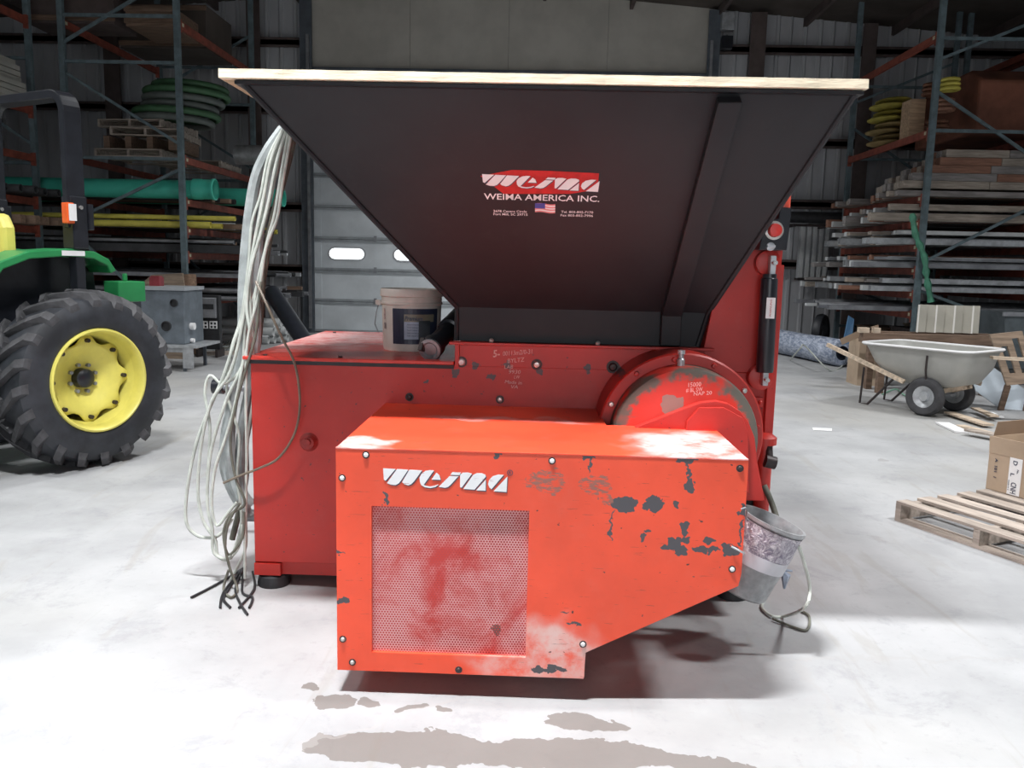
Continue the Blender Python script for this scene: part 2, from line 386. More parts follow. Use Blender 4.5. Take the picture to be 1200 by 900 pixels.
M['amber'] = mat('amber_lens', (.85, .13, .03), .25, 0, .1, 9, 0); M['redlens'] = mat('red_plastic', (.72, .05, .04), .35, 0, .1, 9, 0)
M['beacon'] = mat('beacon_plastic', (.72, .10, .06), .35, 0, .1, 9, 0)
M['wood1'] = wood('weathered_wood', (.42, .36, .31)); M['wood2'] = wood('pale_wood', (.62, .50, .38)); M['wood3'] = wood('brown_wood', (.20, .13, .09)); M['wood4'] = wood('pallet_wood', (.40, .34, .29))
M['carton'] = mat('cardboard', (.46, .35, .25), .85, 0, .12, 3); M['cartonin'] = mat('cardboard_inside', (.33, .24, .17), .85, 0, .12, 3)

# ------------------------------------------------------------ the building
XL, XR, YF, YB = -12.2, 10.4, -9.0, 18.2
def roofz(x): return 7.32-.08*abs(x+1.7)
b = B().box(XL, XR, YF-6, YB+.2, -.2, 0); struct(obj('floor', b, M['concrete'], None))
rf = sempty('ceiling', (0, 4, 7.3))
for y0 in range(-9, 18, 3):
    for xa, xb in ((XL, -1.7), (-1.7, XR)):
        p = B().prism([(xa, roofz(xa)), (xb, roofz(xb)), (xb, roofz(xb)+.08), (xa, roofz(xa)+.08)], (0, y0+.01, 0), (1, 0, 0), (0, 0, 1), (0, 2.98+(.25 if y0 > 14 else 0), 0))
        obj('roof_panel', p, M['roof'], rf)
for y0 in (-6, 0, 6, 12):
    for xa, xb in ((XL, -1.7), (-1.7, XR)):
        a = Vector((xa, y0, roofz(xa)-.3)); c_ = Vector((xb, y0, roofz(xb)-.3))
        bb = B().beam(a, c_, .02, .5).beam(a+Vector((0, 0, .24)), c_+Vector((0, 0, .24)), .22, .02).beam(a-Vector((0, 0, .24)), c_-Vector((0, 0, .24)), .22, .02)
        obj('rafter', bb, M['girt'], rf)
for x0 in (-10.5, -8.7, -6.9, -5.1, -3.3, 0, 1.8, 3.6, 5.4, 7.2, 9):
    obj('purlin', B().beam((x0, YF, roofz(x0)-.09), (x0, YB, roofz(x0)-.09), .07, .17), M['girt'], rf)
def ribbed(x0, x1, z0, z1f, y, face=-1, step=.305, d=.035):
    """vertical-ribbed sheet between x0 and x1, top follows z1f(x)"""
    pts = []; x = x0
    while x < x1-.01:
        for dx, dd in ((0, 0), (.2, 0), (.225, d), (.28, d)):
            if x+dx < x1: pts.append((x+dx, dd))
        x += step
    pts.append((x1, 0)); q = B()
    fr = [Vector((a, y+face*dd, 0)) for a, dd in pts]; n = len(fr)
    vs = [Vector((p.x, p.y, z0)) for p in fr]+[Vector((p.x, p.y, z1f(p.x))) for p in fr]
    bk = [Vector((p.x, y-face*.02, z0)) for p in fr]+[Vector((p.x, y-face*.02, z1f(p.x))) for p in fr]
    fs = [(i, i+1, n+i+1, n+i) for i in range(n-1)]
    q.add(vs+bk, fs+[(2*n+i+1, 2*n+i, 3*n+i, 3*n+i+1) for i in range(n-1)]+[(n+i, n+i+1, 3*n+i+1, 3*n+i) for i in range(n-1)]+[(0, n, 3*n, 2*n), (n-1, 2*n-1, 4*n-1, 3*n-1)])
    return q
DX0, DX1, DZ = -4.88, 3.42, 5.58
wb_ = sempty('wall_back', (0, YB, 0))
for xa, xb in ((XL, DX0), (DX1, XR)):
    n = int(round((xb-xa)/.92)); st = (xb-xa)/n
    for i in range(n): obj('wall_panel', ribbed(xa+i*st, xa+(i+1)*st-.004, 0, lambda x: roofz(x), YB), M['wallmetal'], wb_)
n = 4; st = (DX1-DX0)/n
for i in range(n):
    x0 = DX0+i*st; x1 = x0+st-.006
    obj('lintel_panel', B().prism([(x0, DZ), (x1, DZ), (x1, roofz(x1)), (x0, roofz(x0))] if not x0 < -1.7 < x1 else [(x0, DZ), (x1, DZ), (x1, roofz(x1)), (-1.7, 7.32), (x0, roofz(x0))], (0, YB-.03, 0), (1, 0, 0), (0, 0, 1), (0, .04, 0)), M['wallup'], wb_)
for xa, xb, zs in ((XL, DX0-.12, (1.37, 2.69, 4.71, 6.07)), (DX1+.15, XR, (1.71, 2.97, 4.22, 6.07))):
    for z in zs: obj('girt', B().box(xa, xb, YB-.2, YB-.04, z-.05, z+.05).box(xa, xb, YB-.2, YB-.18, z-.1, z+.1), M['girt'], wb_)
for x0, wd in ((-6.0, .14), (4.35, .16), (6.6, .14), (-9, .16)):
    obj('wall_column', B().box(x0-wd/2, x0+wd/2, YB-.42, YB-.21, 0, roofz(x0)-.1).box(x0-wd, x0+wd, YB-.44, YB-.42, 0, roofz(x0)-.1), M['girt'], wb_)
for x0, s_ in ((DX0, -1), (DX1, 1)):
    obj('trim_1' if s_ < 0 else 'trim_2', B().box(min(x0, x0+s_*.13), max(x0, x0+s_*.13), YB-.25, YB-.03, 0, roofz(x0)-.1).box(min(x0-s_*.05, x0+s_*.2), max(x0-s_*.05, x0+s_*.2), YB-.28, YB-.25, 0, roofz(x0)-.1), M['jamb'])['kind'] = 'structure'
struct(obj('trim_3', B().box(DX0, DX1, YB-.14, YB-.035, DZ-.22, DZ+.02).box(DX0, DX1, YB-.2, YB-.14, DZ-.05, DZ-.01), M['jamb']))
wd_ = sempty('wall_left', (XL, 4, 0))
wr_ = sempty('wall_right', (XR, 4, 0))
for root, x in ((wd_, XL), (wr_, XR)):
    y = YF
    while y < YB-.1:
        obj('wall_panel', B().box(x-.03, x+.03, y, min(y+1.8, YB)-.006, 0, roofz(x)-.01), M['wallmetal'], root); y += 1.8
obj('gap_backing', B().box(XL, XR, YB+.08, YB+.14, 0, 7.6), M['girt'], wb_)  # added backing sheet, stops outside light showing through panel gaps
wf = sempty('wall_front', (0, YF, 0))
for q in (B().box(XL, -3, YF-.05, YF+.05, 0, 6.4), B().box(3, XR, YF-.05, YF+.05, 0, 6.2), B().box(-3, 3, YF-.05, YF+.05, 5, 6.9)): obj('wall_panel', q, M['wallmetal'], wf)
# sectional door
door = sempty('door_1', ((DX0+DX1)/2, YB, 0))
zz = .02
def slot(cx, cz, a, h, y, d, n=6):
    pts = [(cx+a-h+h*math.cos(t), cz+h*math.sin(t)) for t in [(-PI/2+PI*i/n) for i in range(n+1)]]+[(cx-a+h+h*math.cos(t), cz+h*math.sin(t)) for t in [(PI/2+PI*i/n) for i in range(n+1)]]
    return B().prism(pts, (0, y, 0), (1, 0, 0), (0, 0, 1), (0, d, 0))
for i in range(8):
    z0 = .02+.6719*i; z1 = z0+.664
    sec = obj('door_section', B().box(DX0+.01, DX1-.01, YB-.06, YB-.02, z0, z1).box(DX0+.01, DX0+.16, YB-.075, YB-.06, z0, z1).box(DX1-.16, DX1-.01, YB-.075, YB-.06, z0, z1), M['doorpanel'], door)
    obj('section_rail', B().box(DX0+.01, DX1-.01, YB-.105, YB-.06, z0, z0+.05).box(DX0+.01, DX1-.01, YB-.095, YB-.06, z1-.045, z1), M['doorrib'], sec)
    for k in range(5):
        x = DX0+1.35+k*1.4; obj('hinge', B().box(x-.03, x+.03, YB-.12, YB-.095, z0-.03, z0+.08), M['steel'], sec) if i else None
    if i == 2:
        for k in range(6):
            x = -4.16+1.42*k; 
            obj('window_frame', slot(x, z0+.36, .42, .15, YB-.075, .02), M['wallmetal'], sec); obj('window_pane', slot(x, z0+.36, .38, .115, YB-.084, .012), M['pane'], sec)
struct(door)
# door tracks as trim
for n_, x in (('trim_4', DX0-.02), ('trim_5', DX1+.02)):
    struct(obj(n_, B().box(x-.03, x+.03, YB-.36, YB-.30, .1, 6.2), M['steel']))
# high bay lamps, unseen; the last three added as fill light
for i, (x, y, z, pw) in enumerate(LAMPS):
    place = ['above the shredder', 'in the aisle beyond the shredder', 'above the wheelbarrow side', 'above the tractor side', 'behind the camera', 'above the wooden pallet, added to fill the right floor', 'above the floor left of the shredder, added as fill', 'between the two racks near the overhead door, added to brighten the back wall'][i]
    t = thing('high_bay_lamp', 'long white high bay lamp hanging %s' % place, 'ceiling lamp', (x, y, z), 0)
    obj('housing', B().box(x-.65, x+.65, y-.2, y+.2, z+.03, z+.08).beam((x-.65, y-.2, z+.05), (x+.65, y-.2, z-.02), .01, .06), M['white'], t)
    for k in (-.12, 0, .12): obj('lamp_tube', B().cyl((x-.6, y+k, z+.01), (x+.6, y+k, z+.01), .012, n=8), M['lampglow'], t)
    for hx_ in (-.5, .5): obj('hanger', B().cyl((x+hx_, y, z+.07), (x+hx_, y, roofz(x+hx_)), .006, n=6), M['steel'], t)
    area('lamp_light', (x, y, z-.03), (0, 0, 0), 1.2, .22, pw, (.975, .985, 1), math.radians(128))

# ------------------------------------------------------------ the shredder
sh = thing('industrial_shredder', 'large red single-shaft shredder with a wide black hopper', 'machine', (-.1, 3.9, 0))
BX0, BX1, BY, BY1, BZ0, BZ1 = -1.31, 1.06, 3.75, 5.2, .125, 1.095
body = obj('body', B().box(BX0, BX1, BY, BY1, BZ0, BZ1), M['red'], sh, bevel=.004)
# raised centre frame with its flanges
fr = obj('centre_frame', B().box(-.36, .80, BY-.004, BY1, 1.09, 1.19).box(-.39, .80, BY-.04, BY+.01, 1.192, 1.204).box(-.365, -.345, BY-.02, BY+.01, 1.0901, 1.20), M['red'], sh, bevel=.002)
deck = obj('deck_plate', B().box(BX0-.03, -.37, BY-.02, BY1+.03, 1.096, 1.112), M['deck'], sh, bevel=.003)
obj('deck_edge_seal', B().box(BX0-.0, -.37, BY-.012, BY-.001, 1.078, 1.0955), M['black'], sh)
for x, y in [(-1.25, 3.78), (-.9, 3.78), (-.5, 5.1), (-1.25, 5.1)]: obj('bolt', B().cyl((x, y, 1.11), (x, y, 1.118), .010, n=8), M['darkbolt'], deck)
# lower side rail and foot
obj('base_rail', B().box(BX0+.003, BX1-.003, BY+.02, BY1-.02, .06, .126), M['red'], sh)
for x, y in ((-1.235, 3.80), (.98, 3.84), (-1.235, 5.1), (.98, 5.1)):
    ft = obj('foot', B().lathe([(0, .0), (.075, 0), (.078, .012), (.07, .05), (.045, .062), (0, .063)], (x, y, 0), n=20), M['black'], sh, smooth=True)
    obj('foot_plate', B().box(x-.075, x+.05, y-.06, y+.06, .063, .12), M['red'], ft)
# knob on body face and welded seam ring
kn = obj('lifting_lug', B().lathe([(0, -.03), (.03, -.028), (.036, -.012), (.045, 0), (.05, .004)], (-1.043, BY, .715), (0, 1, 0), 18), M['redlug'], sh, smooth=True)
obj('plug', B().cyl((-1.043, BY-.045, .72), (-1.043, BY-.028, .72), .018, n=10), M['redlug'], kn)
# body bolts
for x, z, r, m_ in [(-.335, 1.11, .017, 'white'), (.008, 1.107, .017, 'bolt'), (.354, 1.105, .02, 'darkbolt'), (-.573, .941, .013, 'darkbolt'), (-.156, .941, .013, 'bolt'), (.337, .943, .013, 'darkbolt')]:
    k = obj('bolt', B().lathe([(0, -.018), (r*.7, -.016), (r, -.006), (r, 0)], (x, BY-.004, z), (0, 1, 0), 12), M[m_], sh, smooth=True)
    obj('washer', B().cyl((x, BY-.0065, z), (x, BY-.0035, z), r*1.5, n=14), M['darkbolt'], k)
for i, (x, z) in enumerate(((-.2, 1.215), (.28, 1.215))):
    obj('bolt', B().ball((x, BY-.02, 1.212), .012, 8, 6), M['bolt'], sh)
# chalk writing on the frame
UX = Vector((1, 0, 0)); UZ = Vector((0, 0, 1))
def chalk(s, px, py, Y, size, rot=.0, bold=.0, wd=None, nm='chalk_writing'):
    text(nm, s, at(px, py, Y), UX, UZ, size, M['chalk'], sh, width=wd, bold=bold, shear=.15, lift=.002, rot=rot)
chalk('5-', 577.5, 418.5, BY-.004, .046, .08, .02, .032); chalk('00113m2/0-31', 589, 417, BY-.004, .030, .10, .0, .135)
chalk('BYLTZ', 594.5, 425.5, BY-.004, .028, .12, 0, .078); chalk('LAB', 590.5, 432, BY-.004, .026, .02, 0, .040); chalk('9930', 595.5, 437.8, BY-.004, .026, 0, 0, .054)
chalk('LW', 602, 443.5, BY-.004, .022, 0, 0, .027); chalk('Made in', 591, 449, BY-.004, .022, -.05, 0, .078); chalk('VA', 598, 455, BY-.004, .022, 0, 0, .032)

# ---- lower motor cover with the perforated grille
CX0, CX1, CY, CZ0, CZ1 = -.685, .742, 2.80, .088, .91
tops = [(CX0, CZ0), (.205, CZ0), (.209, .188), (CX1-.008, .455), (CX1, .50), (CX1, CZ1), (CX0, CZ1)]
gx0, gx1, gz0, gz1 = -.560, -.006, .160, .704
fp = B()
def pz(poly, y0=CY, d=.012): fp.prism(poly, (0, y0, 0), (1, 0, 0), (0, 0, 1), (0, d, 0))
pz([(CX0, CZ0), (gx0, CZ0), (gx0, CZ1), (CX0, CZ1)]); pz([(gx0, gz1), (gx1, gz1), (gx1, CZ1), (gx0, CZ1)]); pz([(gx0, CZ0), (gx1, CZ0), (gx1, gz0), (gx0, gz0)])
pz([(gx1, CZ0), (.205, CZ0), (.209, .188), (CX1-.008, .455), (CX1, .50), (CX1, CZ1), (gx1, CZ1)])
cov = obj('motor_cover', fp, M['redlit'], sh)
# side, sloping and top sheets of the cover
ct = B()
ct.prism([(CX0, CY+.012), (CX1, CY+.012), (CX1, 3.36), (.30, 3.36), (.30, BY), (CX0, BY)], (0, 0, CZ1-.006), (1, 0, 0), (0, 1, 0), (0, 0, .006))
ct.beam((CX0, CY+.004, CZ1-.001), (CX1, CY+.004, CZ1-.001), .012, .006)
obj('cover_top', ct, M['redtop'], sh, bevel=.002)
cs = B().box(CX0, CX0+.006, CY+.012, BY, CZ0, CZ1-.007).box(CX1-.006, CX1, CY+.012, 3.36, .47, CZ1-.007)
cs.prism([(.209, .188), (CX1-.008, .455), (CX1-.008, .463), (.209, .196)], (0, CY+.012, 0), (1, 0, 0), (0, 0, 1), (0, .55, 0)).box(.20, .208, CY+.012, 3.36, CZ0, .19)
cs.box(CX0+.006, .2, CY+.012, BY, CZ0, CZ0+.008)
obj('cover_side_sheets', cs, M['redlit'], sh)
obj('grille', B().box(gx0-.02, gx1+.02, CY+.0145, CY+.018, gz0-.02, gz1+.02), M['grille'], sh)
obj('grille_frame', B().box(gx0-.004, gx0, CY+.0122, CY+.0144, gz0, gz1).box(gx1, gx1+.004, CY+.0122, CY+.0144, gz0, gz1).box(gx0, gx1, CY+.0122, CY+.0144, gz1, gz1+.004).box(gx0, gx1, CY+.0122, CY+.0144, gz0-.004, gz0), M['redlit'], sh)
for x, z, m_ in [(-.579, .887, 'white'), (-.663, .802, 'white'), (-.664, .206, 'bolt'), (-.63, .119, 'bolt'), (.068, .885, 'white'), (.714, .878, 'darkbolt'), (.709, .516, 'white'), (.198, .219, 'white'), (-.245, .105, 'darkbolt')]:
    k = obj('screw', B().lathe([(0, -.007), (.006, -.0065), (.0085, -.003), (.0085, 0)], (x, CY, z), (0, 1, 0), 10), M[m_], sh, smooth=True)
    obj('washer', B().cyl((x, CY-.0016, z), (x, CY+.0005, z), .013, n=14), M['darkbolt'], k)
# logo polygons (letter strokes)
LOGO = [[(38, 92), (150, 95), (62, 187), (45, 180)],
        [(162, 95), (262, 97), (200, 180), (178, 205), (150, 218), (110, 217), (72, 205)],
        [(272, 97), (385, 100), (315, 185), (290, 208), (262, 218), (225, 208), (208, 194)],
        [(490, 98), (455, 96), (415, 103), (380, 125), (362, 155), (366, 190), (392, 210), (402, 208)],
        [(512, 113), (538, 132), (550, 168), (468, 168)],
        [(366, 192), (378, 213), (410, 228), (460, 233), (505, 224), (532, 206), (524, 204), (495, 215), (455, 221), (415, 216), (388, 206)],
        [(655, 105), (728, 107), (716, 128), (634, 127)],
        [(628, 137), (706, 137), (640, 203), (615, 222), (590, 228), (533, 222)],
        [(722, 125), (745, 108), (790, 105), (828, 113), (738, 222), (722, 220)],
        [(838, 122), (870, 108), (915, 108), (945, 118), (950, 134), (852, 235), (752, 232)],
        [(950, 155), (950, 241), (866, 240)],
        [(1108, 115), (1060, 114), (1010, 128), (978, 158), (970, 190), (982, 215), (1002, 228)],
        [(1140, 127), (1135, 246), (1020, 243)]]
def logo(origin, ux, uz, wd, h, n, mw, ms, parent, off):
    for mm, l, dx, dz, nm in ((ms, .0008, .006*1, -.05, 'logo_shadow'), (mw, .0016, 0, 0, 'logo')):
        q = B()
        for pl in LOGO:
            q.prism([((x-38)/1102*wd+dx*wd, -(y-92)/154*h+dz*h) for x, y in pl], Vector(origin)+Vector(n)*l, ux, uz, Vector(n)*.0006)
        obj(nm, q, mm, parent)
lp = at(449, 548.5, CY)
logo(lp, UX, UZ, .434, .072, (0, -1, 0), M['wornwhite'], M['navy'], cov, 0)
rg = at(594.5, 556.5, CY); obj('trademark_ring', B().lathe([(.0105, 0), (.0085, 0), (.0085, -.001), (.0105, -.001)], (rg.x+.009, CY-.0005, rg.z+.008), (0, 1, 0), 20, closed=True), M['navy'], cov)
text('trademark_letter', 'R', (rg.x+.0045, CY, rg.z+.003), UX, UZ, .014, M['navy'], cov, bold=.02)

# ---- round drive housing
dc = (.63, 0, .85)
fl_ = obj('housing_flange', B().lathe([(0, 3.749), (.352, 3.749), (.352, 3.50), (.345, 3.494), (.305, 3.494), (.302, 3.52), (0, 3.52)], dc, (0, 1, 0), 64), M['red'], sh, smooth=True)
obj('housing_cover', B().lathe([(.303, 3.53), (.303, 3.40), (.296, 3.372), (.275, 3.360), (.12, 3.352), (0, 3.35)], dc, (0, 1, 0), 64), M['disc'], sh, smooth=True)
for k in range(12):
    a = 2*PI*(k+.25)/12; p = Vector((dc[0]+.326*math.cos(a), 3.494, dc[2]+.326*math.sin(a)))
    if p.z > .7: obj('bolt', B().lathe([(0, -.014), (.009, -.013), (.012, -.004), (.012, 0)], p, (0, 1, 0), 8), M['bolt' if k in (1, 5) else 'red'], fl_, smooth=True)
# belt guard in front of the disc: arched upper edge and stepped inner plate
def pxz(x, y, Y): p = at(x, y, Y); return (p.x, p.z)
arch = [pxz(x, y, 3.335) for x, y in [(744, 500), (770, 490), (800, 478), (820, 471), (838, 469), (852, 472), (866, 481), (876, 494), (883, 512), (886, 540), (886, 600)]]
arch = [(arch[0][0], .62)]+[(.955, .62)]+[p for p in reversed([q for q in arch if q[1] > .62])]
obj('belt_guard', B().prism(arch, (0, 3.315, 0), (1, 0, 0), (0, 0, 1), (0, .045, 0)), M['red'], sh, bevel=.003)
tr = [pxz(x, y, 3.33) for x, y in [(802, 502), (803, 492), (818, 476), (846, 476), (868, 488), (874, 505), (876, 560)]]
obj('belt_guard_step', B().prism([(tr[0][0], .66), (tr[-1][0], .66)]+tr[::-1][1:], (0, 3.295, 0), (1, 0, 0), (0, 0, 1), (0, .019, 0)), M['red'], sh, bevel=.002)
# fitting on top of the housing
tp = at(796, 424, 3.50)
nz = obj('grease_fitting', B().lathe([(0, 0), (.016, 0), (.016, .05), (.011, .055), (.011, .07), (.016, .072), (.016, .088), (0, .09)], (tp.x, 3.46, tp.z-.035), (0, 0, 1), 12), M['galv'], sh, smooth=True)
for s_, x, y, sz, wd in (('15000', 805, 453.5, .026, .052), ('# BL SW', 803.5, 459.5, .024, .068), ('NAP 20', 812, 463.5, .022, .074)):
    text('chalk_writing', s_, at(x, y, 3.352), UX, UZ, sz, M['chalk'], sh, width=wd, shear=.1, lift=.006, rot=.1)

# ---- right hand side frame
TY = BY-.006
pl = [(.80, 1.10), (1.063, .95), (1.06, 1.0), (1.075, 1.30), (1.085, 1.86), (1.02, 1.92), (.82, 1.44), (.775, 1.35), (.755, 1.20)]
tw = obj('side_frame', B().prism([(.76, 1.096), (1.062, 1.096), (1.075, 1.40), (1.09, 1.87), (1.05, 1.96), (1.0, 1.96), (.82, 1.52), (.79, 1.40), (.76, 1.21)], (0, TY, 0), (1, 0, 0), (0, 0, 1), (0, .20, 0)), M['red'], sh, bevel=.003)
obj('side_frame_lip', B().box(1.045, 1.085, TY-.03, TY-.0005, .50, 1.58), M['red'], sh, bevel=.003)
sx_ = at(901, 380, 3.68).x
pt, pb = at(903, 306, 3.68), at(896, 447, 3.68)
for p, s_ in ((at(903, 308, 3.70), 1), (at(894, 443, 3.70), -1)):
    lg = obj('cylinder_eye', B().lathe([(.055, 3.745-.0), (.055, 3.70), (.042, 3.695), (0, 3.695)], (p.x-.008, 0, p.z), (0, 1, 0), 24), M['red'], sh, smooth=True)
    obj('clevis', B().box(p.x-.013, p.x+.013, 3.655, 3.694, p.z-.055 if s_ > 0 else p.z-.03, p.z+.03 if s_ > 0 else p.z+.05), M['galv'], lg, bevel=.004)
    obj('pin', B().cyl((p.x, 3.62, p.z), (p.x, 3.70, p.z), .010, n=10), M['chrome'], lg)
a_ = at(902, 321, 3.67); c_ = at(896, 436, 3.67); dd = (c_-a_)
cy = obj('gas_cylinder', B().tube([a_, a_+dd*.04, a_+dd*.05, a_+dd*.97, a_+dd], [.030, .030, .036, .038, .036], 20), M['blackpaint'], sh, smooth=True)
mid = a_+dd*.34; obj('cylinder_sticker', B().box(mid.x-.019, mid.x+.019, 3.628, 3.630, mid.z-.045, mid.z+.045), M['white'], cy)
text('sticker_print', 'WARNUNG', (mid.x+.004, 3.628, mid.z-.038), (0, 0, 1), (-1, 0, 0), .012, M['logored'], cy, width=.075, lift=.001)
# control box with emergency stop, lamp and beacon
c0 = at(885, 293, 3.70); c1 = at(918, 244, 3.70)
cb = obj('control_box', B().prism([(c0.x+.005, c0.z), (1.075, c0.z), (1.085, c1.z-.0), (1.035, c1.z), (1.03, c0.z+.135), (.975, c0.z+.125)], (0, 3.66, 0), (1, 0, 0), (0, 0, 1), (0, .083, 0)), M['blackpaint'], sh, bevel=.004)
e = at(907.5, 270, 3.65)
eb = obj('emergency_stop_ring', B().lathe([(.040, 3.66), (.040, 3.650), (.030, 3.647), (.030, 3.66)], (e.x, 0, e.z), (0, 1, 0), 28), M['bolt'], cb, smooth=True)
obj('emergency_stop_button', B().lathe([(.028, 3.66), (.029, 3.635), (.026, 3.622), (0, 3.620)], (e.x, 0, e.z), (0, 1, 0), 24), M['redlens'], cb, smooth=True)
e = at(903, 289, 3.65); obj('selector_switch', B().lathe([(.018, 3.66), (.018, 3.645), (0, 3.642)], (e.x, 0, e.z), (0, 1, 0), 16).box(e.x-.018, e.x+.016, 3.630, 3.645, e.z-.004, e.z+.006), M['galv'], cb, smooth=True)
e = at(907, 250, 3.65); obj('indicator_lamp', B().ball((e.x, 3.65, e.z), .016, 12, 8), M['galv'], cb, smooth=True)
e = at(917, 238, 3.70); obj('beacon', B().lathe([(0, -.02), (.028, -.02), (.028, .03), (.022, .05), (0, .055)], (1.06, 3.70, e.z), (0, 0, 1), 20), M['beacon'], cb, smooth=True)
# hinge clip lower right, hydraulic parts below
h_ = at(886, 472, 3.70); obj('hinge_clip', B().box(h_.x-.025, h_.x+.035, 3.715, 3.742, h_.z-.02, h_.z+.02).ball((h_.x+.022, 3.71, h_.z), .010, 8, 6), M['red'], sh)
hc = obj('outlet_post', B().cyl((1.02, 3.60, .30), (1.02, 3.60, .80), .035, n=16).box(.80, 1.05, 3.585, 3.62, .60, .63).box(.98, 1.06, 3.62, 3.75, .7, .76), M['red'], sh, smooth=True)
obj('post_cap', B().lathe([(0, .80), (.05, .80), (.05, .83), (.03, .845), (0, .85)], (1.02, 3.60, 0), (0, 0, 1), 14), M['red'], hc, smooth=True)
hp = at(902, 540, 3.55); obj('hose_coupling', B().cyl((hp.x-.02, 3.55, hp.z), (hp.x+.025, 3.55, hp.z-.01), .028, n=12).cyl((hp.x, 3.55, hp.z), (hp.x, 3.58, hp.z+.06), .016, n=10), M['darkbolt'], sh, smooth=True)
obj('hose', B().tube([(.90, 3.45, .70), (.86, 3.42, .62), (.865, 3.40, .52), (.92, 3.42, .46)], .014, 10), M['rope3'], sh, smooth=True)
obj('hose', B().tube(spline_([(1.02, 3.57, .62), (1.045, 3.54, .56), (1.06, 3.48, .49), (1.04, 3.40, .46), (1.0, 3.36, .47)]), .013, 10), M['rope3'], sh, smooth=True)
obj('lower_bracket', B().box(.80, 1.04, 3.62, 3.745, .30, .56).box(.86, .95, 3.56, 3.63, .45, .52), M['darkbolt'], sh)

# ---- hopper: open black funnel, front wall leans towards the viewer at the top
HT = 2.19; HY0, HY1 = 3.10, 5.35; NY0, NY1 = 3.77, 4.95; NZ0, NZ1 = 1.205, 1.358
HX0, HX1, NX0, NX1 = -1.092, 1.118, -.362, .775
th = .02
o_ = [(HX0, HY0, HT), (HX1, HY0, HT), (HX1, HY1, HT), (HX0, HY1, HT)]; n_ = [(NX0, NY0, NZ1), (NX1, NY0, NZ1), (NX1, NY1, NZ1), (NX0, NY1, NZ1)]
NXb = .735
k_ = [(NX0, NY0, NZ0), (NXb, NY0, NZ0), (NXb, NY1, NZ0), (NX0, NY1, NZ0)]
def ins(q, d): cx = sum(p[0] for p in q)/4; cyy = sum(p[1] for p in q)/4; return [(p[0]+(d if p[0] < cx else -d), p[1]+(d if p[1] < cyy else -d), p[2]) for p in q]
rings = [o_, n_, k_, ins(k_, th), ins(n_, th), ins(o_, th)]
hb = B(); vs = [p for r in rings for p in r]; fs = []
for i in range(6):
    j = (i+1) % 6
    for k in range(4): fs.append((i*4+k, i*4+(k+1) % 4, j*4+(k+1) % 4, j*4+k))
hb.add(vs, fs)
hop = obj('hopper', hb, M['hopper'], sh)
# rolled edge bars on the four corners plus the top flange
def hl(i, j): return Vector(rings[i][j])
for j in range(4):
    obj('corner_bead', B().tube([hl(0, j), hl(1, j), hl(2, j)], .012, 8), M['hopper'], hop, smooth=True)
obj('top_flange', B().box(HX0-.02, HX1+.02, HY0-.02, HY0+.01, HT-.012, HT).box(HX0-.02, HX1+.02, HY1-.01, HY1+.02, HT-.012, HT).box(HX0-.02, HX0+.01, HY0+.01, HY1-.01, HT-.012, HT).box(HX1-.01, HX1+.02, HY0+.01, HY1-.01, HT-.012, HT), M['hopper'], hop)
# front wall plane
FN = (Vector(n_[0])-Vector(o_[0])).cross(Vector(o_[1])-Vector(o_[0])).normalized()
if FN.y > 0: FN = -FN
FP = Vector(o_[0]); UV = UX.cross(FN).normalized()
if UV.z < 0: UV = -UV
rbt = [onp(x, y, FP, FN) for x, y in [(840, 113), (868, 113), (797, 368), (774, 367)]]
rb = B(); 
for l0, l1 in ((0, .045),):
    vs = [p+FN*l0 for p in rbt]+[p+FN*l1 for p in rbt]
    rb.add(vs, [(0, 1, 2, 3), (4, 5, 6, 7), (0, 1, 5, 4), (1, 2, 6, 5), (2, 3, 7, 6), (3, 0, 4, 7)])
rb.box(rbt[3].x, rbt[2].x, NY0-.045, NY0, NZ0+.004, rbt[2].z+.005)
obj('stiffening_rib', rb, M['hopper'], hop, bevel=.004)
# decals on the front wall
lo = onp(565, 203.5, FP, FN); le = onp(703, 208, FP, FN); ux_l = (le-lo).normalized(); uz_l = FN.cross(ux_l); uz_l = uz_l if uz_l.z > 0 else -uz_l
q = B(); rp = [onp(x, y, FP, FN) for x, y in [(563, 206), (590, 227), (668, 227), (700, 222), (702, 203), (640, 200), (600, 199)]]
q.add([p+FN*.0006 for p in rp]+[p+FN*.001 for p in rp], [tuple(range(7)), tuple(range(7, 14))]+[(i, (i+1) % 7, 7+(i+1) % 7, 7+i) for i in range(7)])
obj('logo_background', q, M['logored'], hop)
lw = (le-lo).length
logo(lo+FN*.001, ux_l, uz_l, lw, lw*.139, FN, M['white'], M['navy'], hop, 0)
def htext(s, x0, y0, x1, y1, size, bold=0):
    a = onp(x0, y0, FP, FN); c = onp(x1, y1, FP, FN); u = (c-a).normalized(); v = u.cross(-FN).normalized(); v = v if v.z > 0 else -v
    n = u.cross(v)
    text('lettering', s, a, u, v, size, M['white'], hop, width=(c-a).length, bold=bold, lift=.0015)
htext('WEIMA AMERICA INC.', 567.5, 233.2, 702.5, 236.3, .040, .012)
htext('3678 Centre Circle', 578, 248.3, 617, 249, .0155, .01); htext('Fort Mill, SC 29715', 578, 251.8, 618, 252.6, .0155, .01)
htext('Tel. 803-802-7170', 657.5, 249.2, 695, 250, .0155, .01); htext('Fax 803-802-7996', 656.5, 253.2, 694.5, 254, .0155, .01)
fa = [onp(x, y, FP, FN) for x, y in [(627, 238), (650.5, 240), (650.5, 249.5), (627, 248.5)]]
def fpq(u, v): return fa[3]+(fa[2]-fa[3])*u+(fa[0]-fa[3])*v
flg = None
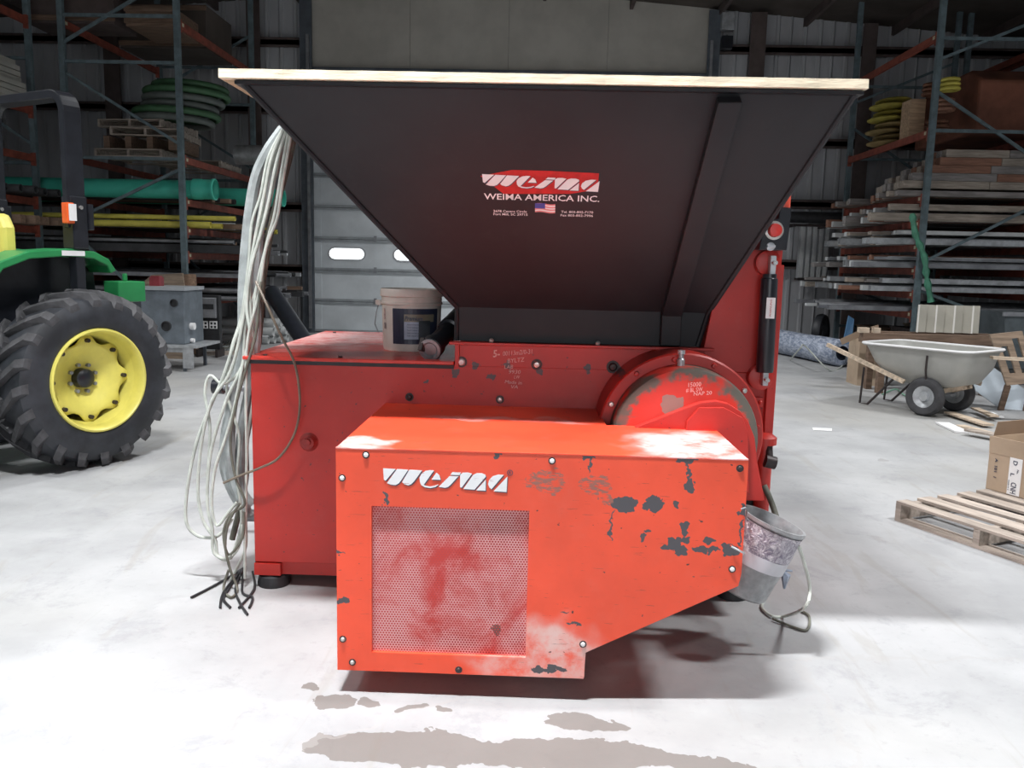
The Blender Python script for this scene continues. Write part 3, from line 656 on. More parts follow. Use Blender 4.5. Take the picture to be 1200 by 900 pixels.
for i in range(7):
    q = B(); seg = 8
    for s_ in range(seg):
        u0, u1 = s_/seg, (s_+1)/seg; w0 = .06*math.sin(u0*6); w1 = .06*math.sin(u1*6)
        c4 = [fpq(u0, i/7+w0), fpq(u1, i/7+w1), fpq(u1, (i+1)/7+w1), fpq(u0, (i+1)/7+w0)]
        q.add([p+FN*.0012 for p in c4], [(0, 1, 2, 3)])
    obj('flag_stripe', q, M['flagred'] if i % 2 == 0 else M['white'], hop)
q = B(); c4 = [fpq(0, .46), fpq(.5, .46), fpq(.5, 1.06), fpq(0, 1.02)]; q.add([p+FN*.002 for p in c4], [(0, 1, 2, 3)]); obj('flag_canton', q, M['flagblue'], hop)

# ---- plywood sheet lying on top of the hopper
b0 = at(256, 95, 3.06); b1 = at(1017, 114, 3.06)
pb_ = thing('plywood_sheet', 'thick pale plywood sheet lying across the top of the black hopper', 'board', (0, 4.3, HT+.004))
pw = B(); N_ = 40
for i in range(N_):
    xa = b0.x+(b1.x-b0.x)*i/N_; xb = b0.x+(b1.x-b0.x)*(i+1)/N_
    ja = .006*math.sin(i*1.9)+.003*math.sin(i*5.1) if 0 < i else 0; jb = .006*math.sin((i+1)*1.9)+.003*math.sin((i+1)*5.1) if i+1 < N_ else 0
    pw.add([(xa, 3.06+ja*.5, HT+.004), (xb, 3.06+jb*.5, HT+.004), (xb, 3.062+jb*.3, HT+.036), (xa, 3.062+ja*.3, HT+.036), (xa, 3.095, HT+.004), (xb, 3.095, HT+.004), (xb, 3.095, HT+.036), (xa, 3.095, HT+.036)],
           [(0, 1, 2, 3), (3, 2, 6, 7), (0, 4, 5, 1)]+([(0, 3, 7, 4)] if i == 0 else [])+([(1, 5, 6, 2)] if i == N_-1 else []))
obj('splintered_edge', pw, M['ply'], pb_)
obj('sheet', B().box(b0.x, b1.x, 3.095, 5.45, HT+.004, HT+.036), M['plyface'], pb_)

# ---- pail of hand cleaner on the deck
pc = fl(484, 403, 1.112); pc = Vector((pc.x, 4.25, 1.112))
pr_ = .158
pa = thing('plastic_pail', 'white plastic pail with a dark printed label on the shredder deck', 'pail', pc)
M['pail'] = mat('pail_plastic', (.66, .60, .54), .5, 0, .15, 7)
bp = at(452, 405, 4.25); tpz = at(480, 338, 4.25).z
r0 = (at(519, 370, 4.25).x-at(446, 370, 4.25).x)/2*.97; pc.x = (at(519, 370, 4.25).x+at(446, 370, 4.25).x)/2
pa.location = pc; ROOTLOC[pa.name] = (pc.copy(), True)
hgt = tpz-1.112
obj('pail_wall', B().lathe([(0, .004), (r0*.9, .0), (r0*.93, .02), (r0*.975, hgt*.74), (r0*1.01, hgt*.75), (r0*1.01, hgt*.78), (r0*.985, hgt*.79), (r0*.99, hgt*.87), (r0*1.03, hgt*.88), (r0*1.03, hgt*.98), (r0*1.0, hgt), (r0*.96, hgt*.99), (r0*.90, .02), (0, .015)], pc, (0, 0, 1), 48), M['pail'], pa, smooth=True)
def curved(a0, a1, z0, z1, r, seg=12):
    q = B()
    for i in range(seg):
        t0 = a0+(a1-a0)*i/seg; t1 = a0+(a1-a0)*(i+1)/seg
        def pp(t, z, rr): return (pc.x+rr*math.sin(t), pc.y-rr*math.cos(t), pc.z+z)
        def rad(z): return r0*(.93+.045*(z-.02)/(hgt*.72))+r
        q.add([pp(t0, z0, rad(z0)), pp(t1, z0, rad(z0)), pp(t1, z1, rad(z1)), pp(t0, z1, rad(z1))], [(0, 1, 2, 3)])
    return q
lb = obj('label', curved(-.52, 1.15, hgt*.12, hgt*.69, .002), mat('pail_label', (.028, .035, .065), .4, 0, .2, 20, 0), pa)
obj('label_panel', curved(-.10, .72, hgt*.20, hgt*.56, .003), mat('label_pale_panel', (.42, .47, .58), .4, 0, .15, 30, 0), lb)
obj('label_band', curved(-.10, .95, hgt*.48, hgt*.60, .0035), mat('label_gold_band', (.25, .22, .16), .4, 0, .2, 10, 0), lb)
obj('label_fade', curved(.38, .80, hgt*.20, hgt*.50, .0036), mat('label_dark_corner', (.07, .08, .09), .4, 0, .5, 9, 0), lb)
text('label_lettering', 'Premium', (pc.x-.012, pc.y-r0*.995, pc.z+hgt*.505), UX, UZ, .030, M['navy'], lb, width=.09, shear=.2, bold=.02, lift=.004)
for k in range(5): text('label_lettering', 'hand cleaner waterless'[:14+k], (pc.x+.002, pc.y-r0*.985, pc.z+hgt*(.43-.045*k)), UX, UZ, .010, M['navy'], lb, width=.07, lift=.006)
obj('small_print', curved(-1.0, -.86, hgt*.35, hgt*.45, .002, 4), mat('grey_print', (.28, .22, .22), .6, 0, .6, 80, 0), pa)
obj('small_print', curved(-1.0, -.9, hgt*.5, hgt*.68, .002, 4), mat('pink_print', (.55, .36, .34), .6, 0, .6, 80, 0), pa)
for s_ in (-1,):
    obj('handle_ear', B().box(pc.x-r0*1.05-.02, pc.x-r0*1.0, pc.y-.02, pc.y+.02, pc.z+hgt*.72, pc.z+hgt*.8), M['pail'], pa)
obj('wire_handle', B().tube([(pc.x-r0*1.08, pc.y, pc.z+hgt*.76), (pc.x-r0*1.14, pc.y-.03, pc.z+hgt*.6), (pc.x-r0*1.12, pc.y-.08, pc.z+hgt*.42), (pc.x-r0*.95, pc.y-.13, pc.z+hgt*.30)], .003, 6), M['steel'], pa, smooth=True)
# ---- drive shaft lying on the deck
A = Vector((-.465, 3.80, 1.165)); Z_ = Vector((-.405, 4.55, 1.25))
A = at(503.5, 413, 3.80); A.z = max(A.z, 1.155); Z_ = at(541, 371, 4.30)
dv = Z_-A
sf = thing('drive_shaft', 'greasy black drive shaft resting on the deck beside the pail', 'shaft', (A.x, A.y, 1.112))
obj('shaft_tube', B().tube([A+dv*.02, A+dv*.12, A+dv*.14, A+dv*.55, A+dv*.56, A+dv*1.0, A+dv*1.02, A+dv*1.2], [.055, .056, .045, .044, .058, .058, .036, .036], 20), M['blackpaint'], sf, smooth=True)
ed = obj('shaft_end_ring', B().lathe([(.052, 0), (.052, .012), (.038, .012), (.030, .004), (0, .004)], A+dv*.02, -dv.normalized(), 24), M['steel'], sf, smooth=True)
obj('yoke', B().beam(A+Vector((-.04, 0, -.005)), A+Vector((-.03, .02, .05)), .02, .03), M['darkbolt'], sf)

# ---- hanging foil-taped bucket
M['foil'] = None
t = NT('foil_tape'); g = t.co(); nn = t.noise(40, 6, .8, g, .8)
t.col(t.mix(t.ramp(nn, .35, .65), (.25, .22, .30), (.78, .76, .80))); t.p.inputs['Metallic'].default_value = .75; t.rough(.28); t.bump(nn, .9, .012); M['foil'] = t.m
M['bucket'] = mat('bucket_zinc', (.36, .37, .38), .4, .35, .45, 7, .3)
rimc = at(906, 609, 3.28); botc = at(868, 693, 3.28); axb = (rimc-botc); L = axb.length
axb = (axb+Vector((0, -.005, 0))).normalized()
bk = thing('metal_bucket', 'tilted grey metal bucket with silver foil tape hanging off the shredder', 'bucket', (rimc.x-.05, 3.28, .17))
rr = .122
obj('bucket_wall', B().lathe([(0, .0), (0.0942, .0), (0.1027, .008), (0.1209, L*.55), (0.1263, L*.93), (0.1359, L*.96), (0.1359, L), (0.1241, L), (0.1177, L*.9), (0.0963, .02), (0, .012)], botc, axb, 40), M['bucket'], bk, smooth=True)
obj('foil_tape', B().lathe([(0.1214, L*.55), (0.1247, L*.60), (0.1289, L*.90), (0.1327, L*.93), (0.1273, L*.93), (0.1204, L*.56)], botc, axb, 40), M['foil'], bk, smooth=True)
obj('tape_band', B().lathe([(0.1204, L*.42), (0.1214, L*.44), (0.1247, L*.585), (0.1204, L*.59), (0.1177, L*.43)], botc, axb, 40), mat('white_tape', (.56, .56, .60), .45, .2, .08, 9), bk, smooth=True)
w1 = at(857, 589, 2.79); w2 = at(873, 597, 3.05)
obj('hanging_wire', B().tube([(.726, 2.795, .735), (.738, 2.79, .742), (.750, 2.81, .73), (.80, 3.0, .64), (rimc.x-.12, 3.2, rimc.z+.02)], .0035, 6), M['steel'], bk, smooth=True)
obj('hanging_wire', B().tube([(.70, 2.794, .60), (.725, 2.785, .59), (.748, 2.80, .575), (.79, 2.98, .52), (rimc.x-.16, 3.17, rimc.z-.08)], .004, 6), M['galv'], bk, smooth=True)
# pale cord from the bucket to the floor
c_pts = [at(936, 640, 3.22), at(943, 662, 3.22), at(949, 690, 3.22), at(943, 712, 3.2), fl(920, 722, .02), fl(905, 722, .012), fl(893, 712, .01), fl(897, 702, .01)]
cd_ = obj('cord', B().tube(spline_(c_pts), .007, 8), M['rope1'], None, smooth=True); tag(cd_, 'pale cord looping from the bucket side down to the floor', 'cord')
k2 = obj('cord', B().tube(spline_([fl(905, 725, .012), fl(930, 735, .008), fl(946, 738, .008), fl(948, 722, .008), fl(936, 715, .008)]), .006, 8), M['rope3'], None, smooth=True); tag(k2, 'short dark cord curled on the floor under the bucket', 'cord')
r_ = obj('rag', B().tube([at(916, 668, 3.3), at(921, 674, 3.3), at(919, 690, 3.3)], [.006, .02, .004], 6).tube([at(916, 668, 3.3), at(928, 669, 3.32)], [.008, .004], 6), mat('blue_grey_rag', (.30, .34, .42), .4, .3, .3, 20), bk)

# ---- cable bundle hanging beside the body
cbn = thing('cable_bundle', 'bundle of white and grey cables hanging down from the hopper to the floor', 'cable', (-1.45, 3.75, 0))
strands = [
 (6.5, 'rope2', [(333, 150), (318, 172), (303, 205), (294, 250), (291, 320), (288, 400), (278, 450), (266, 500), (263, 545), (275, 580), (290, 598)], 3.86),
 (6.5, 'rope2', [(331, 152), (312, 180), (298, 215), (289, 280), (285, 340), (284, 400), (276, 450), (270, 500), (272, 560), (292, 605)], 3.84),
 (6.0, 'rope2', [(337, 155), (326, 185), (312, 230), (303, 280), (300, 340), (300, 400), (293, 450), (284, 500), (281, 540), (284, 575), (296, 592)], 3.88),
 (3.8, 'rope3', [(345, 158), (338, 190), (326, 235), (316, 280), (308, 330), (303, 400), (292, 450), (288, 520), (288, 560), (280, 600), (272, 632)], 3.92),
 (3.0, 'rope3', [(342, 160), (332, 200), (320, 250), (309, 300), (305, 380), (298, 440), (292, 500), (284, 545), (290, 600)], 3.90),
 (2.1, 'rope1', [(334, 150), (322, 182), (312, 215), (306, 260), (298, 300), (291, 330), (286, 370), (275, 400), (262, 440), (245, 480), (230, 520), (220, 570), (218, 610), (230, 627), (250, 630), (262, 622), (272, 608)], 3.80),
 (2.0, 'rope1', [(333, 151), (318, 185), (310, 225), (297, 290), (290, 340), (280, 400), (268, 440), (248, 470), (236, 520), (232, 575), (238, 610), (252, 632), (255, 650), (266, 656), (280, 640), (284, 615)], 3.78),
 (2.0, 'rope1', [(336, 152), (324, 190), (314, 240), (305, 275), (294, 315), (289, 360), (293, 400), (279, 440), (265, 470), (247, 530), (243, 590), (249, 620), (250, 646), (262, 655), (272, 650)], 3.77),
 (1.9, 'rope1', [(338, 156), (330, 200), (322, 250), (314, 280), (300, 340), (296, 380), (284, 430), (274, 480), (262, 520), (252, 550), (248, 590), (254, 616), (268, 600), (278, 588)], 3.76),
 (1.8, 'rope1', [(335, 153), (328, 180), (318, 230), (310, 262), (293, 325), (296, 400), (297, 460), (290, 520), (288, 600), (288, 640), (278, 665), (270, 680)], 3.79),
 (1.8, 'rope1', [(331, 152), (314, 186), (305, 230), (295, 262), (291, 310), (283, 370), (271, 410), (266, 460), (280, 510), (278, 560), (283, 610), (276, 640), (270, 655)], 3.81),
 (1.8, 'rope1', [(341, 158), (331, 215), (325, 255), (312, 290), (302, 350), (290, 400), (288, 470), (289, 540), (287, 620), (287, 678)], 3.74),
 (1.7, 'rope3', [(306, 330), (300, 390), (289, 430), (275, 480), (270, 520), (276, 560), (287, 590), (270, 603), (262, 625), (268, 650), (284, 630), (286, 600)], 3.73),
 (1.7, 'rope1', [(303, 330), (288, 380), (283, 430), (262, 450), (246, 440), (240, 462), (246, 500), (243, 560)], 3.80),
 (1.7, 'rope3', [(281, 590), (268, 612), (264, 640), (270, 668), (278, 690), (271, 700), (262, 690), (268, 668)], 3.70),
]
for rpx, m_, pts, Y in strands:
    P = [at(x, y, Y) for x, y in pts]
    P = [p if p.z > .012 else fl(x, y, .01) for p, (x, y) in zip(P, pts)]
    obj('cable', B().tube(spline(P, 5), rpx*Y/FPX, 8), M[m_], cbn, smooth=True)
# loose ends on the floor
for pts in [[(288, 664), (262, 680), (240, 692), (224, 700)], [(284, 668), (276, 690), (281, 706), (290, 720)], [(282, 668), (268, 690), (262, 702), (270, 712)], [(286, 670), (284, 694), (296, 700), (292, 712)], [(280, 672), (262, 694), (258, 712)], [(296, 670), (298, 690), (280, 712)]]:
    obj('cable_end', B().tube(spline([fl(x, y, .008) for x, y in pts], 5), .006, 6), M['black'], cbn, smooth=True)
lc = obj('loose_cable', B().tube(spline([at(300, 330, 3.72), at(314, 360, 3.66), at(330, 395, 3.64), at(345, 425, 3.68), at(351, 460, 3.70), at(350, 490, 3.70), at(342, 515, 3.70), at(325, 538, 3.70), at(303, 549, 3.70), at(280, 558, 3.72), at(262, 566, 3.74)], 6), .0058, 8), mat('brown_cable', (.20, .16, .12), .5, 0, .3, 12), cbn, smooth=True)
M_pin = thing('crank_handle', 'small grey knobbed pin sticking out behind the cable bundle', 'handle', (-1.45, 4.2, .66))
p0 = at(250, 453, 4.2); p1 = at(300, 457, 4.2)
obj('rod', B().cyl(p0, Vector((BX0, 4.2, p1.z)), .018, n=12), M['steel'], M_pin, smooth=True); obj('grip', B().cyl(p0-Vector((.0, 0, 0)), p0+Vector((.055, 0, 0)), .038, n=16), M['blackpaint'], M_pin, smooth=True)
for nm in (M_pin,): nm.parent = None
pp = at(290, 604, 3.95); obj('side_pipe', B().cyl((pp.x-.02, 3.95, pp.z), (BX0, 3.95, pp.z), .03, n=12), M['steel'], sh, smooth=True)

# ------------------------------------------------------------ tractor
n_w = Vector((.89, -.456, 0)); RZ = math.atan2(.456, -.89)
face = at(119, 446, 5.9)
ctr = Vector((face.x-.89*.85, face.y+.456*.85, 0))
tr_ = thing('tractor', 'green tractor with big lugged tyre and yellow wheel, left of the shredder', 'tractor', ctr, RZ)
wx, wz, RO = -.85, face.z, .655
def tl(nm, b_, m, par=tr_, **k): return obj(nm, b_, m, par, local=True, **k)
ty = tl('rear_tyre', B().lathe([(.375, .02), (.40, .0), (.45, -.008), (.53, .0), (.585, .03), (.612, .10), (.615, .21), (.612, .32), (.585, .39), (.53, .42), (.45, .425), (.40, .42), (.375, .40)], (wx, 0, wz), (1, 0, 0), 64, ref=(0, 1, 0)), M['tyre'], smooth=True)
lugs = {}
for sd in (0, 1):
    q = B(); x0, x1 = (.0, .235) if sd == 0 else (.42, .185); 
    path = [(x0+(.004 if sd == 0 else -.004), .575, .0), (x0+(x1-x0)*.12, .625, .02), (x0+(x1-x0)*.45, .645, .10), (x1, .648, .20)]
    vs = []
    for i, (x, r, a) in enumerate(path):
        hw = .032-.004*i
        for rr, ww in ((r-.045, hw*1.35), (r+.012, hw)):
            for sg in (-1, 1): ang = a/.62*1.0+sg*ww/.62; vs.append((x, rr*math.sin(ang), rr*math.cos(ang)))
    fs = [(0, 1, 3, 2), (12, 14, 15, 13)]
    for i in range(3):
        a = i*4; fs += [(a, a+4, a+5, a+1), (a+2, a+3, a+7, a+6), (a, a+2, a+6, a+4), (a+1, a+5, a+7, a+3)]
    q.add(vs, fs); me0 = None
    for k in range(20):
        if me0 is None: lg = tl('tread_lug', q, M['tyredust'], ty); me0 = lg
        else: lg = copy_piece(me0, (0, 0, 0), ty)
        lg.location = (wx, 0, wz); lg.rotation_euler = (2*PI*(k+.5*sd)/20, 0, 0)
# yellow wheel: rim barrel and scalloped dish
rim = tl('wheel_rim', B().lathe([(.385, .022), (.378, .0), (.366, -.004), (.355, .006), (.345, .05), (.335, .10), (.33, .30), (.30, .31), (.30, .29), (.325, .12), (.36, .03)], (wx, 0, wz), (1, 0, 0), 64, ref=(0, 1, 0)), M['yellow'], smooth=True)
q = B(); NN = 96; rows = [(.05, .245), (.085, .245), (.10, .235), (.14, .225), (.20, .185), (.245, .16), (1, .15)]
vs = []
for r, h in rows:
    for k in range(NN):
        t_ = 2*PI*k/NN; rm = .295+.035*math.cos(8*t_) if r == 1 else r
        if r == 1: rm = max(.268, rm)
        vs.append((wx+h, rm*math.sin(t_), wz+rm*math.cos(t_)))
fs = [(i*NN+k, i*NN+(k+1) % NN, (i+1)*NN+(k+1) % NN, (i+1)*NN+k) for i in range(len(rows)-1) for k in range(NN)]
q.add(vs, fs); dish = tl('wheel_disc', q, M['yellow'], smooth=True)
md = dish.modifiers.new('solid', 'SOLIDIFY'); md.thickness = .012
tl('rim_well', B().lathe([(.335, .285), (0.02, .29), (0, .29)], (wx, 0, wz), (1, 0, 0), 40), M['black'], tr_)
for k in range(8):
    t_ = 2*PI*k/8; tl('wheel_bolt', B().cyl((wx+.125, .285*math.sin(t_), wz+.285*math.cos(t_)), (wx+.16, .285*math.sin(t_), wz+.285*math.cos(t_)), .016, n=8), M['darkbolt'], dish)
    t_ += .3; tl('hub_bolt', B().cyl((wx+.205, .105*math.sin(t_), wz+.105*math.cos(t_)), (wx+.24, .105*math.sin(t_), wz+.105*math.cos(t_)), .014, n=8), M['steel'], dish)
tl('hub_cap', B().lathe([(0, .165), (.055, .168), (.070, .18), (.074, .25)], (wx, 0, wz), (1, 0, 0), 24), M['blackpaint'], dish, smooth=True)
# right rear wheel (beyond the frame) mirrors it simply
ty2 = tl('rear_tyre', B().lathe([(.375, -.02), (.45, .0), (.585, -.03), (.64, -.10), (.64, -.32), (.585, -.39), (.45, -.42), (.375, -.40)], (-wx, 0, wz), (1, 0, 0), 48), M['tyre'], smooth=True)
tl('wheel_disc', B().lathe([(.375, -.02), (.34, -.10), (.06, -.24), (0, -.24)], (-wx, 0, wz), (1, 0, 0), 32), M['yellow'], smooth=True)
tl('rear_axle', B().cyl((-.60, 0, wz), (.60, 0, wz), .09, n=16).box(-.22, .22, -.35, .45, .45, .95), M['green'])
outer = [(.62, 1.36), (.50, 1.50), (.30, 1.575), (.0, 1.60), (-.20, 1.585), (-.32, 1.53), (-.38, 1.44)]
inner = [(a*.97, b_-.055) for a, b_ in outer]
inner[0] = (.56, 1.33); inner[-1] = (-.33, 1.42)
for sg in (-1, 1):
    xa = sg*.55; fd = tl('fender', B().prism(outer+inner[::-1], (xa, 0, 0), (0, 1, 0), (0, 0, 1), (-sg*.30, 0, 0)), M['green'], smooth=False, bevel=.01)
    if sg < 0: tl('fender_sticker', B().box(xa-.004, xa-.002, -.12, .06, 1.548, 1.585), M['white'], fd)
    tl('fender_panel', B().prism([(.56, .95), (.62, 1.35), (.30, 1.53), (-.2, 1.54), (-.36, 1.42), (-.40, 1.0)], (sg*.27, 0, 0), (0, 1, 0), (0, 0, 1), (sg*.02, 0, 0)), M['blackpaint'])
    post = tl('roll_bar_post', B().beam((sg*.50, -.09, .75), (sg*.50, -.09, 1.75), .09, .075, (0, 1, 0)).box(sg*.50-.065, sg*.50+.065, -.15, -.03, 1.60, 1.98), M['blackpaint'], bevel=.008)
    tl('hinge_pin', B().cyl((sg*.50-.085, -.09, 1.9), (sg*.50+.085, -.09, 1.9), .014, n=10), M['chrome'], post)
    lx = sg*.52; lamp = tl('tail_lamp', B().box(lx-.06, lx+.04, -.19, -.15, 1.74, 1.93), M['blackpaint'], bevel=.006)
    tl('amber_lens', B().box(lx-.075, lx-.005, -.029, .03, 1.78, 1.93), M['amber'], lamp, bevel=.008)
    tl('white_reflector', B().box(lx-.095, lx-.078, -.029, .02, 1.80, 1.92), M['white'], lamp)
    tl('rear_bracket', B().box(sg*.50-.09, sg*.50+.09, -.60, -.36, 1.20, 1.36).box(sg*.5-.015, sg*.5+.015, -.5, -.47, 1.36, 1.42), M['green'], bevel=.008)
q = B(); pa_ = [(-.5, 1.75), (-.5, 2.50)]+[(-.5+.13*(1-math.cos(t)), 2.58+.13*math.sin(t)) for t in [PI/2*k/6 for k in range(7)]]; pa_ += [(-x, z) for x, z in reversed(pa_)]
for i, (x, z) in enumerate(pa_):
    i0, i1 = max(0, i-1), min(len(pa_)-1, i+1); d_ = Vector((pa_[i1][0]-pa_[i0][0], pa_[i1][1]-pa_[i0][1])).normalized(); nx_, nz_ = -d_.y*.032, d_.x*.032
    q.v += [Vector((x+nx_, -.16, z+nz_)), Vector((x+nx_, -.02, z+nz_)), Vector((x-nx_, -.02, z-nz_)), Vector((x-nx_, -.16, z-nz_))]
for i in range(len(pa_)-1):
    for k in range(4): q.f.append((i*4+k, i*4+(k+1) % 4, i*4+4+(k+1) % 4, i*4+4+k))
q.f += [(0, 1, 2, 3), tuple(len(q.v)-4+k for k in range(4))]
tl('roll_bar_top', q, M['blackpaint'], bevel=.008)
st_ = tl('seat', B().box(-.25, .25, .24, .72, 1.15, 1.27), M['yellow'], bevel=.04)
tl('seat_back', B().prism([(-.25, 1.2), (.25, 1.2), (.25, 1.74), (.19, 1.84), (-.19, 1.84), (-.25, 1.74)], (0, .20, 0), (1, 0, 0), (0, 0, 1), (0, .10, 0)), M['yellow'], bevel=.03)
tl('seat_base', B().box(-.2, .2, .12, .5, .9, 1.15), M['black'])
tl('platform', B().box(-.55, .55, .35, 1.3, .62, .68), M['black'])
tl('hood', B().prism([(1.3, .75), (2.5, .75), (2.55, 1.15), (2.4, 1.28), (1.3, 1.42)], (-.28, 0, 0), (0, 1, 0), (0, 0, 1), (.56, 0, 0)), M['green'], bevel=.03)
tl('dashboard', B().box(-.25, .25, 1.1, 1.32, .9, 1.5), M['black'], bevel=.02)
tl('steering_wheel', B().lathe([(.19+.016*math.cos(t), .016*math.sin(t)) for t in [2*PI*k/8 for k in range(8)]], (0, .98, 1.55), (0, -.5, .86), 32, closed=True).cyl((0, .98, 1.55), (0, 1.15, 1.3), .02, n=8).beam((-.19, .98, 1.55), (.19, .98, 1.55), .03, .012), M['black'], smooth=True)
for sg in (-1, 1):
    fw = tl('front_tyre', B().lathe([(.20, -.10), (.27, -.12), (.33, -.10), (.345, 0), (.33, .10), (.27, .12), (.20, .10)], (sg*.62, 2.2, .345), (1, 0, 0), 32), M['tyre'], smooth=True)
    tl('front_rim', B().lathe([(.21, -.09), (.06, -.03*1), (.0, -.03), (.0, .03), (.06, .03), (.21, .09)], (sg*.62, 2.2, .345), (1, 0, 0), 24), M['yellow'], fw, smooth=True)
tl('front_axle', B().box(-.55, .55, 2.13, 2.27, .30, .42).box(-.2, .2, .5, 2.6, .5, .72), M['black'])

# ------------------------------------------------------------ pallets
pal = thing('wooden_pallet', 'weathered wooden pallet on the concrete under the open carton', 'pallet', (3.10, 4.93, 0), math.atan2(-.9, .44))
for i in range(7): obj('deck_board', B().box(-.56, .56, -.6+i*.186, -.6+i*.186+(.12 if i % 2 else .095), .112, .130), M['wood4' if i != 2 else 'wood1'], pal, local=True, bevel=.002)
for x in (-.56, -.02, .52): obj('stringer', B().box(x, x+.04, -.6, .6, .019, .1115), M['wood4'], pal, local=True)
for y in (-.6, -.06, .5): obj('bottom_board', B().box(-.56, .56, y, y+.1, 0, .0185), M['wood4'], pal, local=True)
cx_ = Vector((.44, -.9, 0)).normalized(); cyv = Vector((.9, .44, 0)).normalized()
cc = Vector((3.05, 5.53, .132))+cx_*.33+cyv*.28
ca = thing('cardboard_carton', 'open brown cardboard carton with a white strip label standing on the pallet', 'box', cc, math.atan2(cx_.y, cx_.x))
a, b2, hh = .33, .26, .36
for nm, q in (('carton_side', B().box(-a, a, -b2, -b2+.006, 0, hh)), ('carton_side', B().box(-a, a, b2-.006, b2, 0, hh)), ('carton_side', B().box(-a, -a+.006, -b2+.006, b2-.006, 0, hh)), ('carton_side', B().box(a-.006, a, -b2+.006, b2-.006, 0, hh)), ('carton_bottom', B().box(-a, a, -b2, b2, -.001, .004))):
    obj(nm, q, M['carton'], ca, local=True)
obj('carton_flap', B().beam((0, -b2-.001, hh-.11), (0, -b2-.012, hh+.005), 2*a, .004, (0, 1, 0)), M['carton'], ca, local=True)
obj('carton_flap', B().beam((0, b2, hh), (0, b2+.03, hh+.14), 2*a, .004, (0, 1, 0)), M['cartonin'], ca, local=True)
obj('carton_flap', B().beam((-a, 0, hh), (-a+.02, 0, hh+.10), .004, 2*b2-.05, (0, 1, 0)), M['cartonin'], ca, local=True)
# the label: a strip running up the near side
lab = obj('strip_label', B().box(-a+.15, -a+.235, -b2-.004, -b2-.001, .005, .25), M['white'], ca, local=True)
def ltext(nm, s_, x, z, size, wd, par, m, rz=-PI/2, y=-b2-.0045):
    rs = ROOTLOC[ca.name]; ROOTLOC[ca.name] = (Vector((0, 0, 0)), True)
    text(nm, s_, (x, y, z), (math.cos(rz), 0, math.sin(rz)), (-math.sin(rz), 0, math.cos(rz)), size, m, par, width=wd, bold=.02, lift=.001); ROOTLOC[ca.name] = rs
ltext('label_lettering', 'CNH', -a+.175, .090, .052, .075, lab, M['navy']); ltext('label_lettering', 'D', -a+.175, .235, .042, .03, lab, M['navy']); ltext('label_lettering', 'L', -a+.165, .15, .036, .022, lab, M['navy'])
ltext('label_lettering', 'No.', -a+.205, .18, .018, .03, lab, M['navy']); ltext('label_lettering', 'made in 2', -a+.155, .10, .012, .07, lab, M['navy'])
ltext('carton_print', 'A  101  1', -a+.05, .22, .028, .13, ca, M['navy'])

# ------------------------------------------------------------ wheelbarrow
wr = at(1072, 463, 9.3)
f_b = Vector((-.6, .8, 0)); wb0 = Vector((4.28+.26, 9.32+.17, 0))
wbr = thing('wheelbarrow', 'grey two-wheeled wheelbarrow with a wooden handle, beside scrap boards', 'wheelbarrow', wb0, math.atan2(.8, -.6)-PI/2)
def wl(nm, b_, m, par=wbr, **k): return obj(nm, b_, m, par, local=True, **k)
# local +Y towards the handles, +X = away side
def rr_(hx, y0, y1, z, n=5, cr=.14):
    out = []
    for cx0, cy0, a0 in ((hx-cr, y1-cr, 0), (-hx+cr, y1-cr, PI/2), (-hx+cr, y0+cr, PI), (hx-cr, y0+cr, 1.5*PI)):
        for i in range(n+1): t_ = a0+PI/2*i/n; out.append((cx0+cr*math.cos(t_), cy0+cr*math.sin(t_), z))
    return out
lv = [(.24, -.30, .30, .33, .10), (.30, -.42, .40, .37, .13), (.38, -.52, .56, .54, .15), (.42, -.56, .66, .725, .16), (.445, -.58, .69, .73, .16), (.445, -.58, .69, .752, .16), (.405, -.55, .65, .748, .15), (.36, -.50, .54, .54, .14), (.22, -.28, .28, .36, .09)]
vs = []; 
for hx, y0, y1, z, cr in lv: vs += rr_(hx, y0, y1, z, 5, cr)
m_ = 24; fs = [(i*m_+k, i*m_+(k+1) % m_, (i+1)*m_+(k+1) % m_, (i+1)*m_+k) for i in range(len(lv)-1) for k in range(m_)]
fs += [tuple(range(m_))[::-1], tuple((len(lv)-1)*m_+k for k in range(m_))]
M['tub'] = mat('tub_plastic', (.40, .40, .375), .5, 0, .1, 3)
tub = wl('tub', B().add(vs, fs), M['tub'], smooth=True)
rimb = B(); rp_ = rr_(.45, -.585, .695, .755, 5, .16); rimb.tube([Vector(p) for p in rp_]+[Vector(rp_[0])], .014, 6, caps=False); wl('tub_rim', rimb, M['white'], tub, smooth=True)
M['dirtytyre'] = mat('dusty_small_tyre', (.06, .06, .065), .7, 0, .4, 6)
